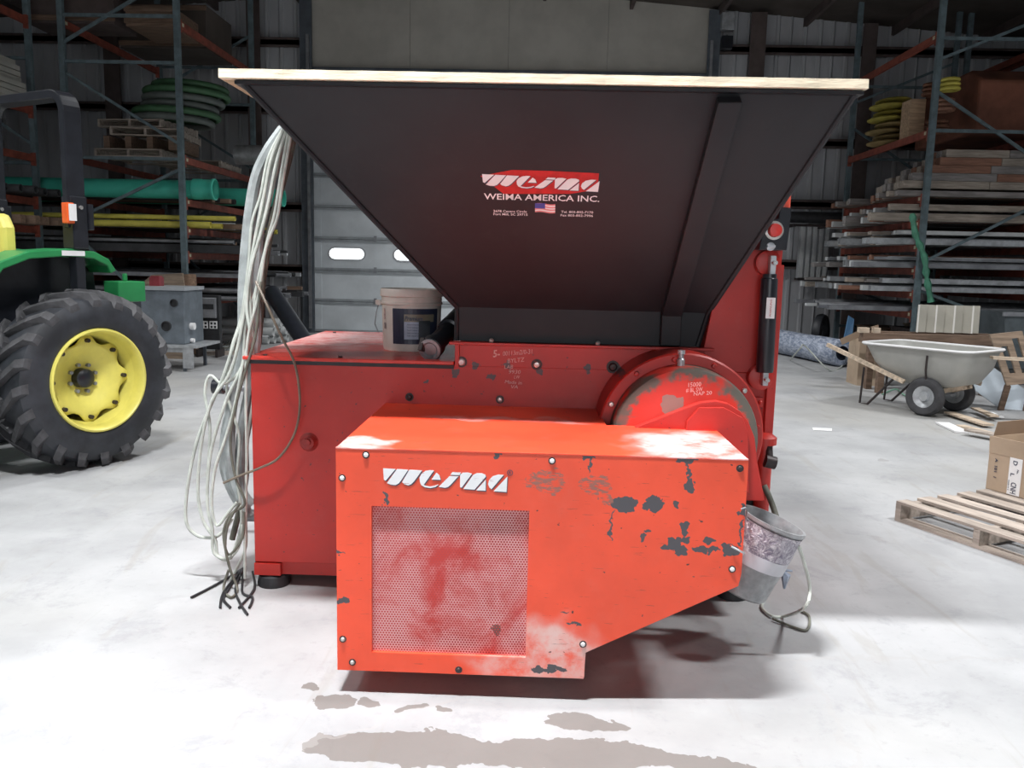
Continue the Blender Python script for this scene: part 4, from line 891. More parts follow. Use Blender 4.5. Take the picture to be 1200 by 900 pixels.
for sg in (-1, 1):
    x = sg*.33
    t2 = wl('wheel_tyre', B().lathe([(.12, -.04), (.15, -.055), (.19, -.05), (.215, -.02), (.215, .02), (.19, .05), (.15, .055), (.12, .04)], (x, -.10, .215), (1, 0, 0), 36), M['dirtytyre'], smooth=True)
    wl('wheel_rim', B().lathe([(.125, -.042), (.11, -.035), (.06, -.01), (.045, -.045), (.0, -.05), (.0, .05), (.045, .045), (.06, .01), (.11, .035), (.125, .042)], (x, -.10, .215), (1, 0, 0), 24), M['galv'], t2, smooth=True)
    wl('tub_bracket', B().tube([(sg*.24, -.06, .24), (sg*.34, -.10, .36), (sg*.405, -.12, .52), (sg*.44, -.14, .68)], .012, 6), M['darkbolt'])
    wl('handle', B().beam((sg*.27, -.40, .36), (sg*.33, 1.02, .66+.02), .035, .045) if sg > 0 else B().beam((sg*.375, .13, .355), (sg*.43, 1.10, .69), .04, .045), M['wood2'])
    wl('leg', B().tube([(sg*.27, .30, .38), (sg*.26, .62, .02), (sg*.26, .72, .02), (sg*.26, .70, .45)], .014, 6), M['darkbolt'])
wl('axle', B().cyl((-.36, -.10, .215), (.36, -.10, .215), .012, n=8).box(-.25, .25, -.13, -.07, .22, .26), M['steel'])
wl('front_brace', B().beam((-.2, -.12, .25), (-.05, -.40, .35), .03, .05).beam((.2, -.12, .25), (.05, -.40, .35), .03, .05), M['wood2'])

# planks lying across the wheelbarrow and beyond
brd = [((1007, 391), (1166, 389), 10.1, 'wood3', .16, .12, 'dark brown timber lying behind the wheelbarrow tub, longest of the pile')]
def prop(name, b_, m, label, cat, group=None, **k): return tag(obj(name, b_, m, None, **k), label, cat, group)
tb = thing('work_bench', 'low timber bench with a brown beam top behind the wheelbarrow', 'bench', (5.3, 11.1, 0))
pA, pB = at(1008, 395, 10.95), at(1168, 394, 10.95); zt = pA.z
obj('bench_beam', B().box(pA.x, pB.x, 10.85, 11.0, zt-.06, zt+.06), M['wood3'], tb, bevel=.004)
obj('bench_beam', B().box(pA.x+.15, pB.x+.1, 11.22, 11.37, zt-.06, zt+.06), M['wood3'], tb, bevel=.004)
for x in (pA.x+.25, pB.x-.15):
    for y in (10.88, 11.26): obj('leg', B().box(x, x+.08, y, y+.09, 0, zt-.061), M['wood3'], tb)
for nm, (xa, xb), lb_ in (('wood_block', (1007, 1018), 'pale end block on the left end of the bench beam'), ('wood_block', (1024, 1031), 'small pale block beside the end block on the bench beam')):
    a1 = at(xa, 400, 10.86).x; a2 = at(xb, 400, 10.86).x; prop(nm, B().box(a1, a2, 10.86, 10.96, zt+.062, zt+.13), M['wood2'], lb_, 'block')
# ribbed siding sheets leaning on the bench
sg0, sg1 = at(1070, 388, 11.2), at(1150, 388, 11.2)
shd = thing('siding_sheet', 'ribbed beige metal siding sheet leaning behind the wheelbarrow', 'sheet', (sg0.x+.4, 11.2, .87))
q = B(); xs_ = [0, .02, .05, .16, .235, .255, .285, .395, .475, .495, .525, .635, .715, .735, .765, .86]; hs = [.08, .08, 0, 0, .08, .08, 0, 0, .08, .08, 0, 0, .08, .08, 0, 0]
bt = [Vector((sg0.x+x, 11.20-h, zt+.07)) for x, h in zip(xs_, hs)]; tp_ = [p+Vector((.055, .12, .36)) for p in bt]
nn_ = len(bt); q.add(bt+tp_+[p+Vector((0, .006, 0)) for p in bt]+[p+Vector((0, .006, 0)) for p in tp_], [(i, i+1, nn_+i+1, nn_+i) for i in range(nn_-1)]+[(2*nn_+i+1, 2*nn_+i, 3*nn_+i, 3*nn_+i+1) for i in range(nn_-1)]+[(nn_+i, nn_+i+1, 3*nn_+i+1, 3*nn_+i) for i in range(nn_-1)]+[(i+1, i, 2*nn_+i, 2*nn_+i+1) for i in range(nn_-1)])
M['siding'] = mat('siding_paint', (.42, .40, .34), .6, 0, .12, 2); M['sidingrib'] = mat('siding_rib_edge', (.75, .73, .68), .6, 0, .1, 2)
obj('sheet', q, M['siding'], shd)
for x in (.012, .245, .485, .725): obj('rib', B().beam((sg0.x+x, 11.115, zt+.07), (sg0.x+x+.055, 11.235, zt+.43), .022, .006, (0, 1, 0)), M['sidingrib'], shd)
# cartons and planks around the bench
for i, (x0, x1, y0, y1, Y, m_, lb_) in enumerate([(1008, 1022, 399, 420, 11.6, 'carton', 'small brown carton on the floor left of the bench'), (1162, 1182, 345, 0, 11.5, None, '')]):
    if m_:
        p = at(x0, 400, Y); p2 = at(x1, 400, Y); zc = at(x0, y0, Y).z
        k = thing('cardboard_box', lb_, 'box', ((p.x+p2.x)/2, Y+.2, 0)); obj('box_body', B().box(p.x, p2.x+.1, Y, Y+.4, 0, zc), M[m_], k); obj('box_flap', B().beam((p.x, Y+.2, zc), (p.x-.04, Y+.2, zc+.08), .38, .006, (0, 1, 0)).beam((p2.x+.1, Y+.2, zc), (p2.x+.2, Y+.2, zc+.03), .38, .006, (0, 1, 0)), M['cartonin'], k)
ts = thing('slotted_trestle', 'brown slotted wooden panel leaning at the right edge behind the scrap boards', 'trestle', (5.3, 9.4, 0))
tq = lambda x, y: at(x, y, 9.6)
P4 = [tq(1160, 392), tq(1198, 388), tq(1215, 448), tq(1180, 452)]
def band(i0, i1): 
    w_ = lambda u, v: (P4[0]*(1-u)+P4[1]*u)*(1-v)+(P4[3]*(1-u)+P4[2]*u)*v
    return [w_(i0[0], i0[1]), w_(i1[0], i0[1]), w_(i1[0], i1[1]), w_(i0[0], i1[1])]
for u0, u1, v0, v1 in ((0, .22, 0, 1), (.42, .62, .0, 1), (.82, 1, 0, 1), (.22, .42, 0, .25), (.62, .82, 0, .12), (.22, .42, .78, 1), (.62, .82, .8, 1)):
    c4 = band((u0, v0), (u1, v1)); obj('panel_strip', B().add([p for p in c4]+[p+Vector((0, .03, 0)) for p in c4], [(0, 1, 2, 3), (7, 6, 5, 4), (0, 4, 5, 1), (1, 5, 6, 2), (2, 6, 7, 3), (3, 7, 4, 0)]), wood('trestle_wood', (.34, .25, .18)), ts)
obj('foot', B().beam((P4[3].x+.02, 9.62, P4[3].z), (P4[3].x+.04, 9.75, 0), .06, .04).beam((P4[2].x-.04, 9.62, P4[2].z), (P4[2].x, 9.75, 0), .06, .04), M['wood3'], ts)
a1 = at(1162, 419, 9.0); prop('plank', B().beam(a1, a1+Vector((1.3, -.12, -.03)), .09, .03).box(a1.x+1.2, a1.x+1.26, 8.84, 8.92, 0, a1.z-.05).box(a1.x+.5, a1.x+.56, 8.92, 9.0, 0, a1.z-.03), M['wood2'], 'pale plank propped level at the right edge of the photo', 'plank')
a1 = fl(1189, 481); a2 = at(1202, 425, 8.1)
prop('leaning_board', B().beam((a1.x+.15, a1.y+.05, .02), (a2.x+.28, a1.y+.35, .60), .34, .025, (0, 1, 0)), mat('pale_blue_board', (.55, .62, .68), .5, 0, .1, 3), 'pale blue board leaning upright at the right edge above the scrap boards', 'board')
# scrap boards on the floor
sb = [((1104, 497), (1128, 508), .14, 'white', 'white painted scrap board on the floor, nearest the wheelbarrow wheel'), ((1112, 487), (1158, 502), .12, 'wood2', 'pale scrap board crossing over the others beyond the carton'), ((1142, 484), (1165, 494), .09, 'wood2', 'short pale scrap board pointing at the wheelbarrow, topmost of the heap'),
      ((1125, 500), (1170, 512), .10, 'wood2', 'pale scrap board lowest in the heap next to the carton'), ((1158, 487), (1172, 492), .08, 'white', 'short white scrap strip behind the other boards'), ((1133, 510), (1175, 518), .12, 'wood4', 'greyish scrap board nearest the pallet')]
for i, (p, q_, wd, m_, lb_) in enumerate(sb):
    p = fl(*p); q_ = fl(*q_); z = .012+.022*(i % 3); p.z = q_.z = z; prop('scrap_board', B().beam(p, q_, wd, .02), M[m_], lb_, 'board', bevel=.002)
prop('paper_scrap', B().add([fl(952, 501, .001), fl(975, 502, .001), fl(975, 505, .001), fl(953, 504, .001), fl(952, 501, .004), fl(975, 502, .006), fl(975, 505, .003), fl(953, 504, .004)], [(0, 1, 2, 3), (7, 6, 5, 4), (0, 4, 5, 1), (1, 5, 6, 2), (2, 6, 7, 3), (3, 7, 4, 0)]), M['white'], 'small white paper scrap lying on the bare concrete right of the shredder', 'paper')

# ------------------------------------------------------------ pallet racks
def rack(label, xa, xo, y0, y1, levels, H, diag):
    t = thing('pallet_rack', label, 'rack', ((xa+xo)/2, (y0+y1)/2, 0)); sx = 1 if xa > xo else -1
    for y in (y0, y1):
        for x in (xa-sx*.045, xo+sx*.045):
            u = obj('upright', B().box(x-.045, x+.045, y-.04, y+.04, .01, H), M['rackpost'], t, bevel=.004)
            obj('base_plate', B().box(x-.08, x+.08, y-.07, y+.07, 0, .01), M['rackpost'], u)
        zs = diag[0]
        for z in zs: obj('horizontal_brace', B().beam((xa-sx*.09, y, z), (xo+sx*.09, y, z), .04, .05), M['rackpost'], t)
        for (za, zb) in diag[1]: obj('diagonal_brace', B().beam((xa-sx*.09, y, za), (xo+sx*.09, y, zb), .035, .045), M['rackpost'], t)
    for z in levels:
        for x in (xa-sx*.03, xo+sx*.03):
            bmm = obj('beam', B().box(x-.025, x+.025, y0+.05, y1-.05, z-.11, z), M['rackbeam'], t)
            for ya in (y0+.041, y1-.09): obj('beam_connector', B().box(x-.03, x+.03, ya, ya+.049, z-.17, z+.03), M['rackbeam'], bmm)
            obj('safety_clip', B().box(x-.032, x+.032, y0+.091, y0+.16, z-.07, z-.02), mat('clip_label', (.60, .56, .40), .6, 0, .1), bmm)
    return t
LV = [5.25, 3.17, 2.50, 2.04, 1.64, 1.24, .86]
rack('teal pallet rack with orange beams against the back wall, left of the overhead door', -5.72, -7.66, 13.5, 16.95, LV, 7.0-.2, ((4.6, 5.3, 3.12), ((2.95, 2.12), (3.37, 4.42), (5.9, 4.9), (.3, 1.9))))
rack('teal pallet rack in the left background behind the tractor roll bar', -8.02, -9.9, 10.1, 13.35, [5.2, 3.85, 3.12, 2.44, 2.0, 1.3], 6.7, ((4.6, 3.0), ((3.3, 4.4), (5.8, 4.7))))
LR = [5.23, 3.80, 2.79, 2.40, 2.03, 1.66, 1.28, .96]
rack('teal pallet rack with orange beams on the right, behind the wheelbarrow', 6.03, 8.0, 13.5, 16.95, LR, 6.75, ((5.15, 3.78, .5), ((4.85, 5.6), (4.35, 3.25), (1.75, 2.75), (1.3, .7))))
rack('teal pallet rack mostly out of frame at the far right', 6.03+2.1, 10.1, 13.5, 16.95, [5.23, 3.8, 2.4, 1.28], 6.6, ((4.0, 2.0), ((2.2, 3.4),)))
ORD = ['first', 'second', 'third', 'fourth', 'fifth', 'sixth', 'seventh', 'eighth', 'ninth', 'tenth', 'eleventh', 'twelfth', 'thirteenth', 'fourteenth', 'fifteenth', 'sixteenth', 'seventeenth', 'eighteenth', 'nineteenth', 'twentieth']
PAL = {'dark steel': mat('dark_stock', (.060, .062, .066), .5, .4, .4, 4), 'grey steel': M['steel'], 'bright galvanised': M['galv'], 'white plastic': mat('white_stock', (.60, .62, .62), .5, 0, .12, 4),
       'brown wooden': M['wood3'], 'pale wooden': wood('pale_lumber', (.36, .31, .26)), 'grey wooden': wood('grey_lumber', (.27, .25, .24)), 'reddish wooden': wood('reddish_lumber', (.30, .15, .10)),
       'yellow plastic': mat('yellow_stock', (.62, .55, .10), .5, 0, .15, 4), 'teal plastic': mat('teal_stock', (.06, .48, .36), .42, 0, .1, 3), 'copper coloured': mat('rusty_stock', (.22, .10, .06), .7, .3, .4, 6)}
NAMES = {'t': ('steel_tube', 'tube'), 'b': ('bar_stock', 'bar'), 'l': ('lumber_plank', 'plank'), 'p': ('pipe', 'pipe'), 'c': ('channel', 'channel')}
def stock(kind, col, x0, x1, y, z, s_, label, group):
    """one long piece lying along X; s_ = outer size; z = what it rests on"""
    q = B(); w_, h_ = s_ if isinstance(s_, tuple) else (s_, s_)
    if kind in 'tp':
        r = w_/2; q.lathe([(r*.8, 0), (r, 0), (r, x1-x0), (r*.8, x1-x0), (r*.78, (x1-x0)*.5)], (x0, y, z+r), (1, 0, 0), 12, closed=True)
        # dark bore
    elif kind == 'c':
        q.box(x0, x1, y-w_/2, y+w_/2, z, z+h_*.15).box(x0, x1, y-w_/2, y-w_/2+w_*.12, z+h_*.15, z+h_).box(x0, x1, y+w_/2-w_*.12, y+w_/2, z+h_*.15, z+h_)
    else: q.box(x0, x1, y-w_/2, y+w_/2, z, z+h_)
    nm, _ = NAMES[kind]
    return tag(obj(nm, q, PAL[col], None, smooth=kind in 'tp', base=((x0+x1)/2, y, z)), label, _, group)
def fill(side, tier, zlev, specs, y0=13.64, y1=16.8, endx=(4.7, 5.4), far=9.6, tiername=''):
    """lay pieces side by side from the front; specs cycle (kind, colour, width, height)"""
    y = y0; i = 0; cnt = {}
    while y < y1 and i < 40:
        kind, colr, w_, h_ = specs[i % len(specs)]
        j = R_.uniform(.85, 1.0); w_ *= j; hh_ = w_ if kind in 'tp' else h_*R_.uniform(.75, .98)
        if y+w_ > y1: break
        e = R_.uniform(*endx)+.25*(y-13.5)/3.4*0; x0, x1 = (-far, -e) if side < 0 else (e, far)
        k_ = (kind, colr); cnt[k_] = cnt.get(k_, 0)+1
        wdn = 'left' if side < 0 else 'right'
        stock(kind, colr, x0, x1, y+w_/2, zlev+.003, (w_, hh_), '%s %s, %s from the front on %s tier, %s rack' % (colr, NAMES[kind][1], ORD[min(19, cnt[k_]-1)], tiername, wdn), 'long stock on the %s tier of the %s rack' % (tiername, wdn))
        y += w_+.006+R_.choice((0, 0, .02, .08)); i += 1
# left rack, from the green pipe down
gp = thing('sewer_pipe', 'thick teal green plastic pipe across the left rack with a coupling collar', 'pipe', (-7.5, 13.80, 2.503)); 
obj('pipe_barrel', B().lathe([(.13, 0), (.152, 0), (.152, 5.3), (.13, 5.3)], (-11.0, 13.80, 2.503+.165), (1, 0, 0), 24, closed=True), PAL['teal plastic'], gp, smooth=True)
obj('coupling', B().lathe([(.153, 0), (.168, .01), (.168, .13), (.160, .16), (.160, .30), (.175, .32), (.175, .36), (.153, .37)], (-5.70, 13.80, 2.503+.176), (1, 0, 0), 24), PAL['teal plastic'], gp, smooth=True)
gp2 = thing('sewer_pipe', 'teal pipe end poking out behind the hanging cables on left rack', 'pipe', (-7.0, 15.1, 2.503)); obj('pipe_barrel', B().lathe([(.13, 0), (.155, 0), (.155, 4.9), (.13, 4.9)], (-9.5, 15.1, 2.503+.157), (1, 0, 0), 24, closed=True), PAL['teal plastic'], gp2, smooth=True)
fill(-1, 0, 2.50, [('t', 'dark steel', .10, 0), ('b', 'brown wooden', .12, .08)], y0=14.05, y1=14.9, endx=(5.3, 5.7), tiername='green pipe')
fill(-1, 1, 2.04, [('p', 'yellow plastic', .12, 0), ('p', 'yellow plastic', .10, 0), ('b', 'brown wooden', .14, .10), ('t', 'dark steel', .09, 0), ('p', 'white plastic', .12, 0), ('b', 'dark steel', .12, .12), ('t', 'dark steel', .07, 0), ('b', 'brown wooden', .16, .12)], endx=(4.9, 5.5), tiername='yellow pipe')
fill(-1, 8, 1.64+.15, [('t', 'grey steel', .07, 0), ('b', 'dark steel', .10, .06), ('b', 'brown wooden', .12, .06), ('t', 'dark steel', .10, 0)], y0=13.68, y1=16.3, endx=(4.9, 5.6), tiername='third top')
fill(-1, 9, .86+.12, [('t', 'grey steel', .09, 0), ('b', 'brown wooden', .10, .08), ('t', 'bright galvanised', .06, 0), ('b', 'dark steel', .12, .08)], y0=13.68, y1=16.4, endx=(4.6, 5.3), tiername='lowest top')
yp = 0
for (x1_, y_, z_) in ((-5.0, 13.74, 2.17), ):
    stock('p', 'yellow plastic', -9.4, x1_, y_, z_, .08, 'yellow plastic pipe lying on top of the other yellow pipes in the left rack', 'long stock on the yellow pipe tier of the left rack')
fill(-1, 2, 1.64, [('b', 'dark steel', .10, .14), ('t', 'grey steel', .09, 0), ('b', 'dark steel', .16, .10), ('b', 'grey steel', .08, .05), ('b', 'bright galvanised', .06, .05), ('t', 'dark steel', .12, 0), ('b', 'brown wooden', .16, .10), ('c', 'grey steel', .12, .09)], endx=(4.75, 5.5), tiername='third')
fill(-1, 3, 1.24, [('b', 'grey steel', .10, .08), ('t', 'dark steel', .09, 0), ('t', 'grey steel', .07, 0), ('b', 'bright galvanised', .05, .08), ('b', 'copper coloured', .10, .05), ('b', 'dark steel', .12, .12), ('t', 'grey steel', .11, 0)], endx=(4.55, 5.3), tiername='fourth')
fill(-1, 4, .86, [('t', 'grey steel', .08, 0), ('t', 'bright galvanised', .07, 0), ('b', 'dark steel', .10, .10), ('t', 'grey steel', .10, 0), ('t', 'dark steel', .10, 0), ('b', 'brown wooden', .14, .09)], endx=(4.5, 5.1), tiername='lowest')
# white pipes in a heap on the floor
kk = 0
for r_i, row in enumerate((5, 4, 3)):
    for i in range(row):
        y_ = 15.2+.17*i+.085*r_i; z_ = .002+.145*r_i; kk += 1
        stock('p', 'white plastic', -7.8, -4.75-.07*((kk*7) % 4), y_, z_, .165, 'white pipe in floor heap under left rack, %s layer, %s from the front' % (ORD[r_i], ORD[i]), 'white pipes heaped on the floor')
# pallets, coils and a duct on the tier above the green pipe
for i, (x, y, z, rz, lb_) in enumerate([(-6.75, 14.35, 3.175, 0, 'pale pallet lowest on the left rack tier above the green pipe'), (-6.35, 15.75, 3.175, .05, 'pale pallet behind, on the left rack tier above the green pipe'), (-6.55, 14.4, 3.52, .12, 'brown pallet stacked on timber under the coiled hoses'), (-6.7, 14.45, 3.66, -.1, 'brown pallet topmost under the coiled hoses')]):
    dup(pal, (x, y, z), rz, lb_, 'pallets on the left rack')
for i in range(4):
    prop('timber_bearer', B().box(-7.2+i*.36, -7.1+i*.36, 13.85, 14.85, 3.309, 3.515), M['wood3'], '%s timber bearer from the left between the two pallets on the left rack' % ORD[i], 'timber', 'timber bearers on the left rack')
colr = ['grey_hose', 'green_hose', 'grey_hose', 'green_hose', 'green_hose']
M['greenhose'] = mat('green_hose', (.05, .13, .06), .6, 0, .2, 6); M['greyhose'] = mat('grey_hose', (.12, .14, .13), .6, 0, .2, 6)
for i in range(6):
    z = 3.80+.115*i+.05; rad = .62+.05*math.sin(i*2.1)
    q = B().lathe([(rad+.055*math.cos(t), .055*math.sin(t)) for t in [2*PI*k/10 for k in range(10)]], (-6.28+.05*i, 14.45+.03*i, z), (.02, 0, 1), 40, closed=True)
    prop('coiled_hose', q, M['greenhose' if i in (1, 4, 5) else 'greyhose'], '%s hose ring in the coil on the left rack, %s from bottom' % ('green' if i in (1, 4, 5) else 'grey', ORD[i]), 'hose', 'coiled hoses on the left rack', smooth=True)
dk = thing('duct_section', 'short round metal duct standing on the right end of the left rack pallet', 'duct', (-5.55, 15.9, 3.31))
obj('duct_wall', B().lathe([(.17, 0), (.18, 0), (.18, .55), (.17, .55)], (-5.70, 15.8, 3.49), (1, 0, 0), 24, closed=True), M['galv'], dk, smooth=True); 
# long dark goods on top tiers
for i, (x0, x1, y0_, y1_, z0_, h_, m_, lb_) in enumerate([(-8.4, -6.9, 13.8, 14.6, 5.26, .5, 'girt', 'dark crate on the left rack top tier above the coils'), (-6.8, -6.0, 13.9, 15, 5.26, .32, 'wood3', 'low brown crate on the top tier of the left rack'), (-7.6, -6.0, 15.3, 16.6, 5.26, .75, 'roof', 'tall dark covered crate at the back of the left rack top tier'), (-9.5, -8.5, 11.3, 12.3, 3.13, .45, 'galv', 'grey metal box on the left background rack')]):
    k = thing('crate', lb_, 'crate', ((x0+x1)/2, (y0_+y1_)/2, z0_)); obj('crate_body', B().box(x0+.02, x1-.02, y0_+.02, y1_-.02, z0_, z0_+h_), M[m_], k)
    for z_ in (z0_+.04, z0_+h_-.10): obj('slat', B().box(x0, x1, y0_-.005, y0_+.018, z_, z_+.08), M['wood3'], k)
# stacked white boards on the background rack
for i in range(7):
    p = at(12-i*.0, 102-i*6.4, 12.4); x1 = p.x+.02*(i % 3)-.03*i
    prop('white_board', B().box(x1-1.6, x1, 11.6, 12.8, 3.86+.085*i, 3.86+.085*i+.07), mat('off_white_board', (.42, .42, .38), .7, 0, .1), 'off-white board in the stack at the left edge, %s from the bottom' % ORD[i], 'board', 'off-white boards on the background rack')
fill_y = 10.5
for i in range(6):
    x0, x1 = -10.8, -8.05+.1*(i % 3); yy = 12.0+.2*i
    for lv_, col_ in ((2.45, 'dark steel'), (2.01, 'brown wooden'), (1.31, 'grey steel')):
        stock('t' if 'steel' in col_ else 'b', col_, x0-1, x1+.35, yy, lv_, .12, '%s length on the background rack behind the tractor, %s from the front' % (col_, ORD[i]), 'long stock on the background rack')

# ---- right rack goods
fill(1, 0, 2.79, [('l', 'grey wooden', .14, .10), ('l', 'pale wooden', .14, .10), ('l', 'reddish wooden', .14, .10)], y0=13.62, y1=16.6, endx=(5.55, 6.0), tiername='lumber')
for r_i in range(1, 6):
    for j in range(9-r_i):
        col_ = R_.choice(['grey wooden', 'pale wooden', 'reddish wooden', 'grey wooden', 'pale wooden'])
        x0 = 5.62+.16*r_i+R_.uniform(-.05, .05)
        # short lengths butted end to end, as they lie in the stack
        cuts = [x0]; 
        while cuts[-1] < 9.2: cuts.append(cuts[-1]+R_.uniform(.7, 1.5))
        if j > 0: cuts = [x0, 9.4]
        for a_i in range(len(cuts)-1):
            stock('l', R_.choice(['grey wooden', 'pale wooden', 'reddish wooden']) if j == 0 else col_, cuts[a_i], cuts[a_i+1]-.01, 13.70+.155*j, 2.793+.122*r_i, (.15, .116), 'lumber piece in stepped right rack stack: %s layer, %s row, %s length from aisle' % (ORD[r_i], ORD[j], ORD[a_i]), 'stepped lumber stack on the right rack')
mk = ['bright galvanised', 'white plastic', 'grey wooden']
fill(1, 1, 2.40, [('b', 'pale wooden', .16, .15), ('b', 'white plastic', .10, .12), ('b', 'reddish wooden', .14, .15), ('b', 'grey wooden', .16, .17)], endx=(5.3, 5.95), tiername='upper middle')
fill(1, 2, 2.03, [('b', 'bright galvanised', .2, .12), ('c', 'grey steel', .16, .14), ('b', 'white plastic', .22, .12), ('b', 'pale wooden', .18, .16), ('c', 'bright galvanised', .16, .12)], endx=(5.1, 5.95), tiername='middle')
fill(1, 3, 1.66, [('b', 'grey steel', .14, .10), ('b', 'white plastic', .16, .10), ('b', 'pale wooden', .18, .09), ('c', 'bright galvanised', .14, .12), ('b', 'grey wooden', .16, .10)], endx=(5.05, 5.9), tiername='lower middle')
fill(1, 4, 1.28, [('c', 'bright galvanised', .14, .10), ('b', 'white plastic', .12, .10), ('b', 'reddish wooden', .14, .08), ('b', 'bright galvanised', .18, .10), ('b', 'grey steel', .14, .12), ('b', 'pale wooden', .12, .12)], endx=(5.0, 5.85), tiername='low')
fill(1, 5, .96, [('c', 'grey steel', .12, .09), ('b', 'bright galvanised', .13, .08), ('b', 'white plastic', .10, .05), ('t', 'grey steel', .12, 0), ('b', 'grey steel', .14, .10), ('c', 'bright galvanised', .12, .08)], endx=(4.75, 5.7), tiername='bottom')
fill(1, 6, 2.40+.17, [('b', 'pale wooden', .12, .10), ('b', 'white plastic', .10, .08), ('b', 'grey wooden', .14, .10)], y0=13.66, y1=15.6, endx=(5.6, 5.95), tiername='upper middle top')
fill(1, 7, 2.03+.16, [('b', 'white plastic', .16, .08), ('b', 'bright galvanised', .14, .06), ('b', 'pale wooden', .16, .06)], y0=13.66, y1=16.2, endx=(5.3, 5.9), tiername='middle top')
fill(1, 8, 1.66+.12, [('b', 'grey steel', .14, .06), ('b', 'white plastic', .16, .07), ('b', 'reddish wooden', .12, .09), ('b', 'bright galvanised', .16, .05)], y0=13.66, y1=16.4, endx=(5.3, 5.8), tiername='lower middle top')
fill(1, 9, 1.28+.13, [('b', 'bright galvanised', .14, .09), ('b', 'grey wooden', .12, .06), ('b', 'pale wooden', .14, .08), ('b', 'white plastic', .10, .05)], y0=13.66, y1=16.5, endx=(5.1, 5.7), tiername='low top')
# top shelf on the right: yellow sacks, upright carton, orange goods, long brown load
for i in range(8):
    p = at(1028+6*(i % 2), 172-5*i, 15.6)
    q = B().ball((6.15+.12*(i % 2), 15.5+.05*(i % 3), 3.87+.105*i), .09, 12, 8, (3.2, 4.6, .56))
    prop('yellow_sack', q, mat('yellow_sack', (.42, .36, .07), .7, 0, .3, 5) if i > 3 else mat('ochre_sack', (.33, .24, .10), .7, 0, .3, 5), '%s sack in the pile on the top right shelf, %s from the bottom' % ('yellow' if i > 3 else 'ochre', ORD[i]), 'sack', 'sacks on the top right shelf', smooth=True)
prop('timber_block', B().box(6.08, 6.32, 14.35, 14.7, 3.803, 4.42), wood('shelf_block', (.48, .33, .21)), 'upright tan wooden block on the top right shelf beside the yellow sacks', 'block')
for i, (x, y, z, r, m_) in enumerate([(6.35, 13.95, 3.805, .16, 'copper coloured'), (6.4, 13.9, 4.13, .15, 'reddish wooden'), (6.3, 14.15, 4.42, .12, 'copper coloured'), (6.45, 13.85, 4.44, .13, 'yellow plastic')]):
    q = B()
    for k in range(3): q.lathe([(r*(1-.05*k)+.03*math.cos(t), .03*math.sin(t)) for t in [2*PI*j/8 for j in range(8)]], (x, y, z+.035+.07*k), (0, 0, 1), 24, closed=True)
    prop('cord_coil', q, PAL[m_], '%s cord coil on the top right shelf by the post, %s up' % (['rust', 'reddish brown', 'orange brown', 'yellow'][i], ORD[i]), 'coil', 'cord coils on the top right shelf', smooth=True)
prop('covered_load', B().prism([(13.7, 3.803), (15.9, 3.803), (15.9, 4.55), (15.5, 4.78), (14.1, 4.82), (13.7, 4.6)], (6.85, 0, 0), (0, 1, 0), (0, 0, 1), (3.2, 0, 0)), mat('russet_cover', (.20, .075, .045), .8, 0, .35, 2), 'large russet covered load filling the upper right shelf', 'load', bevel=.05)
prop('dark_roll', B().lathe([(.0, 0), (.075, 0), (.10, .02), (.115, .1), (.12, 1.4), (0, 1.42)], (at(942, 256, 15.3).x, 17.35, 2.66), (1, 0, 0), 18), M['black'], 'black wrapped roll with a pale end poking left from the right rack', 'roll', smooth=True)
# support rods carrying that roll
prop('wall_bracket', B().cyl((5.0, 17.25, 2.50), (6.0, 17.25, 2.50), .02, n=8).cyl((5.0, 17.45, 2.50), (6.0, 17.45, 2.50), .02, n=8).box(5.15, 5.2, 17.2, 17.99, 2.46, 2.5).box(5.85, 5.9, 17.2, 17.99, 2.46, 2.5), M['darkbolt'], 'dark wall bracket carrying the black roll', 'bracket')
vp = thing('louvred_panel', 'tall narrow ribbed grey panel hung on the back wall beside the right rack', 'panel', (5.8, 17.8, 1.43))
obj('panel_back', B().box(5.50, 6.13, 17.86, 17.96, 1.43, 2.53), M['wallmetal'], vp)
for k in range(5): obj('panel_rib', B().box(5.51+.125*k, 5.585+.125*k, 17.80, 17.86, 1.44, 2.52), PAL['white plastic'], vp)
obj('bottom_rail', B().box(5.48, 6.15, 17.78, 17.97, 1.38, 1.43), M['darkbolt'], vp)
# green strapping on the right rack post
gs = B()
pts = [at(1069, 250, 13.35), at(1073, 275, 13.35), at(1083, 300, 13.36), at(1086, 325, 13.36), at(1091, 354, 13.36)]
gs.tube(spline(pts, 4), [.03+.03*math.sin(k*1.3)**2 for k in range(17)], 6)
prop('green_wrap', gs, mat('green_film', (.08, .30, .19), .4, 0, .3, 8), 'green plastic wrap hanging down along the right rack post', 'wrap', smooth=True)
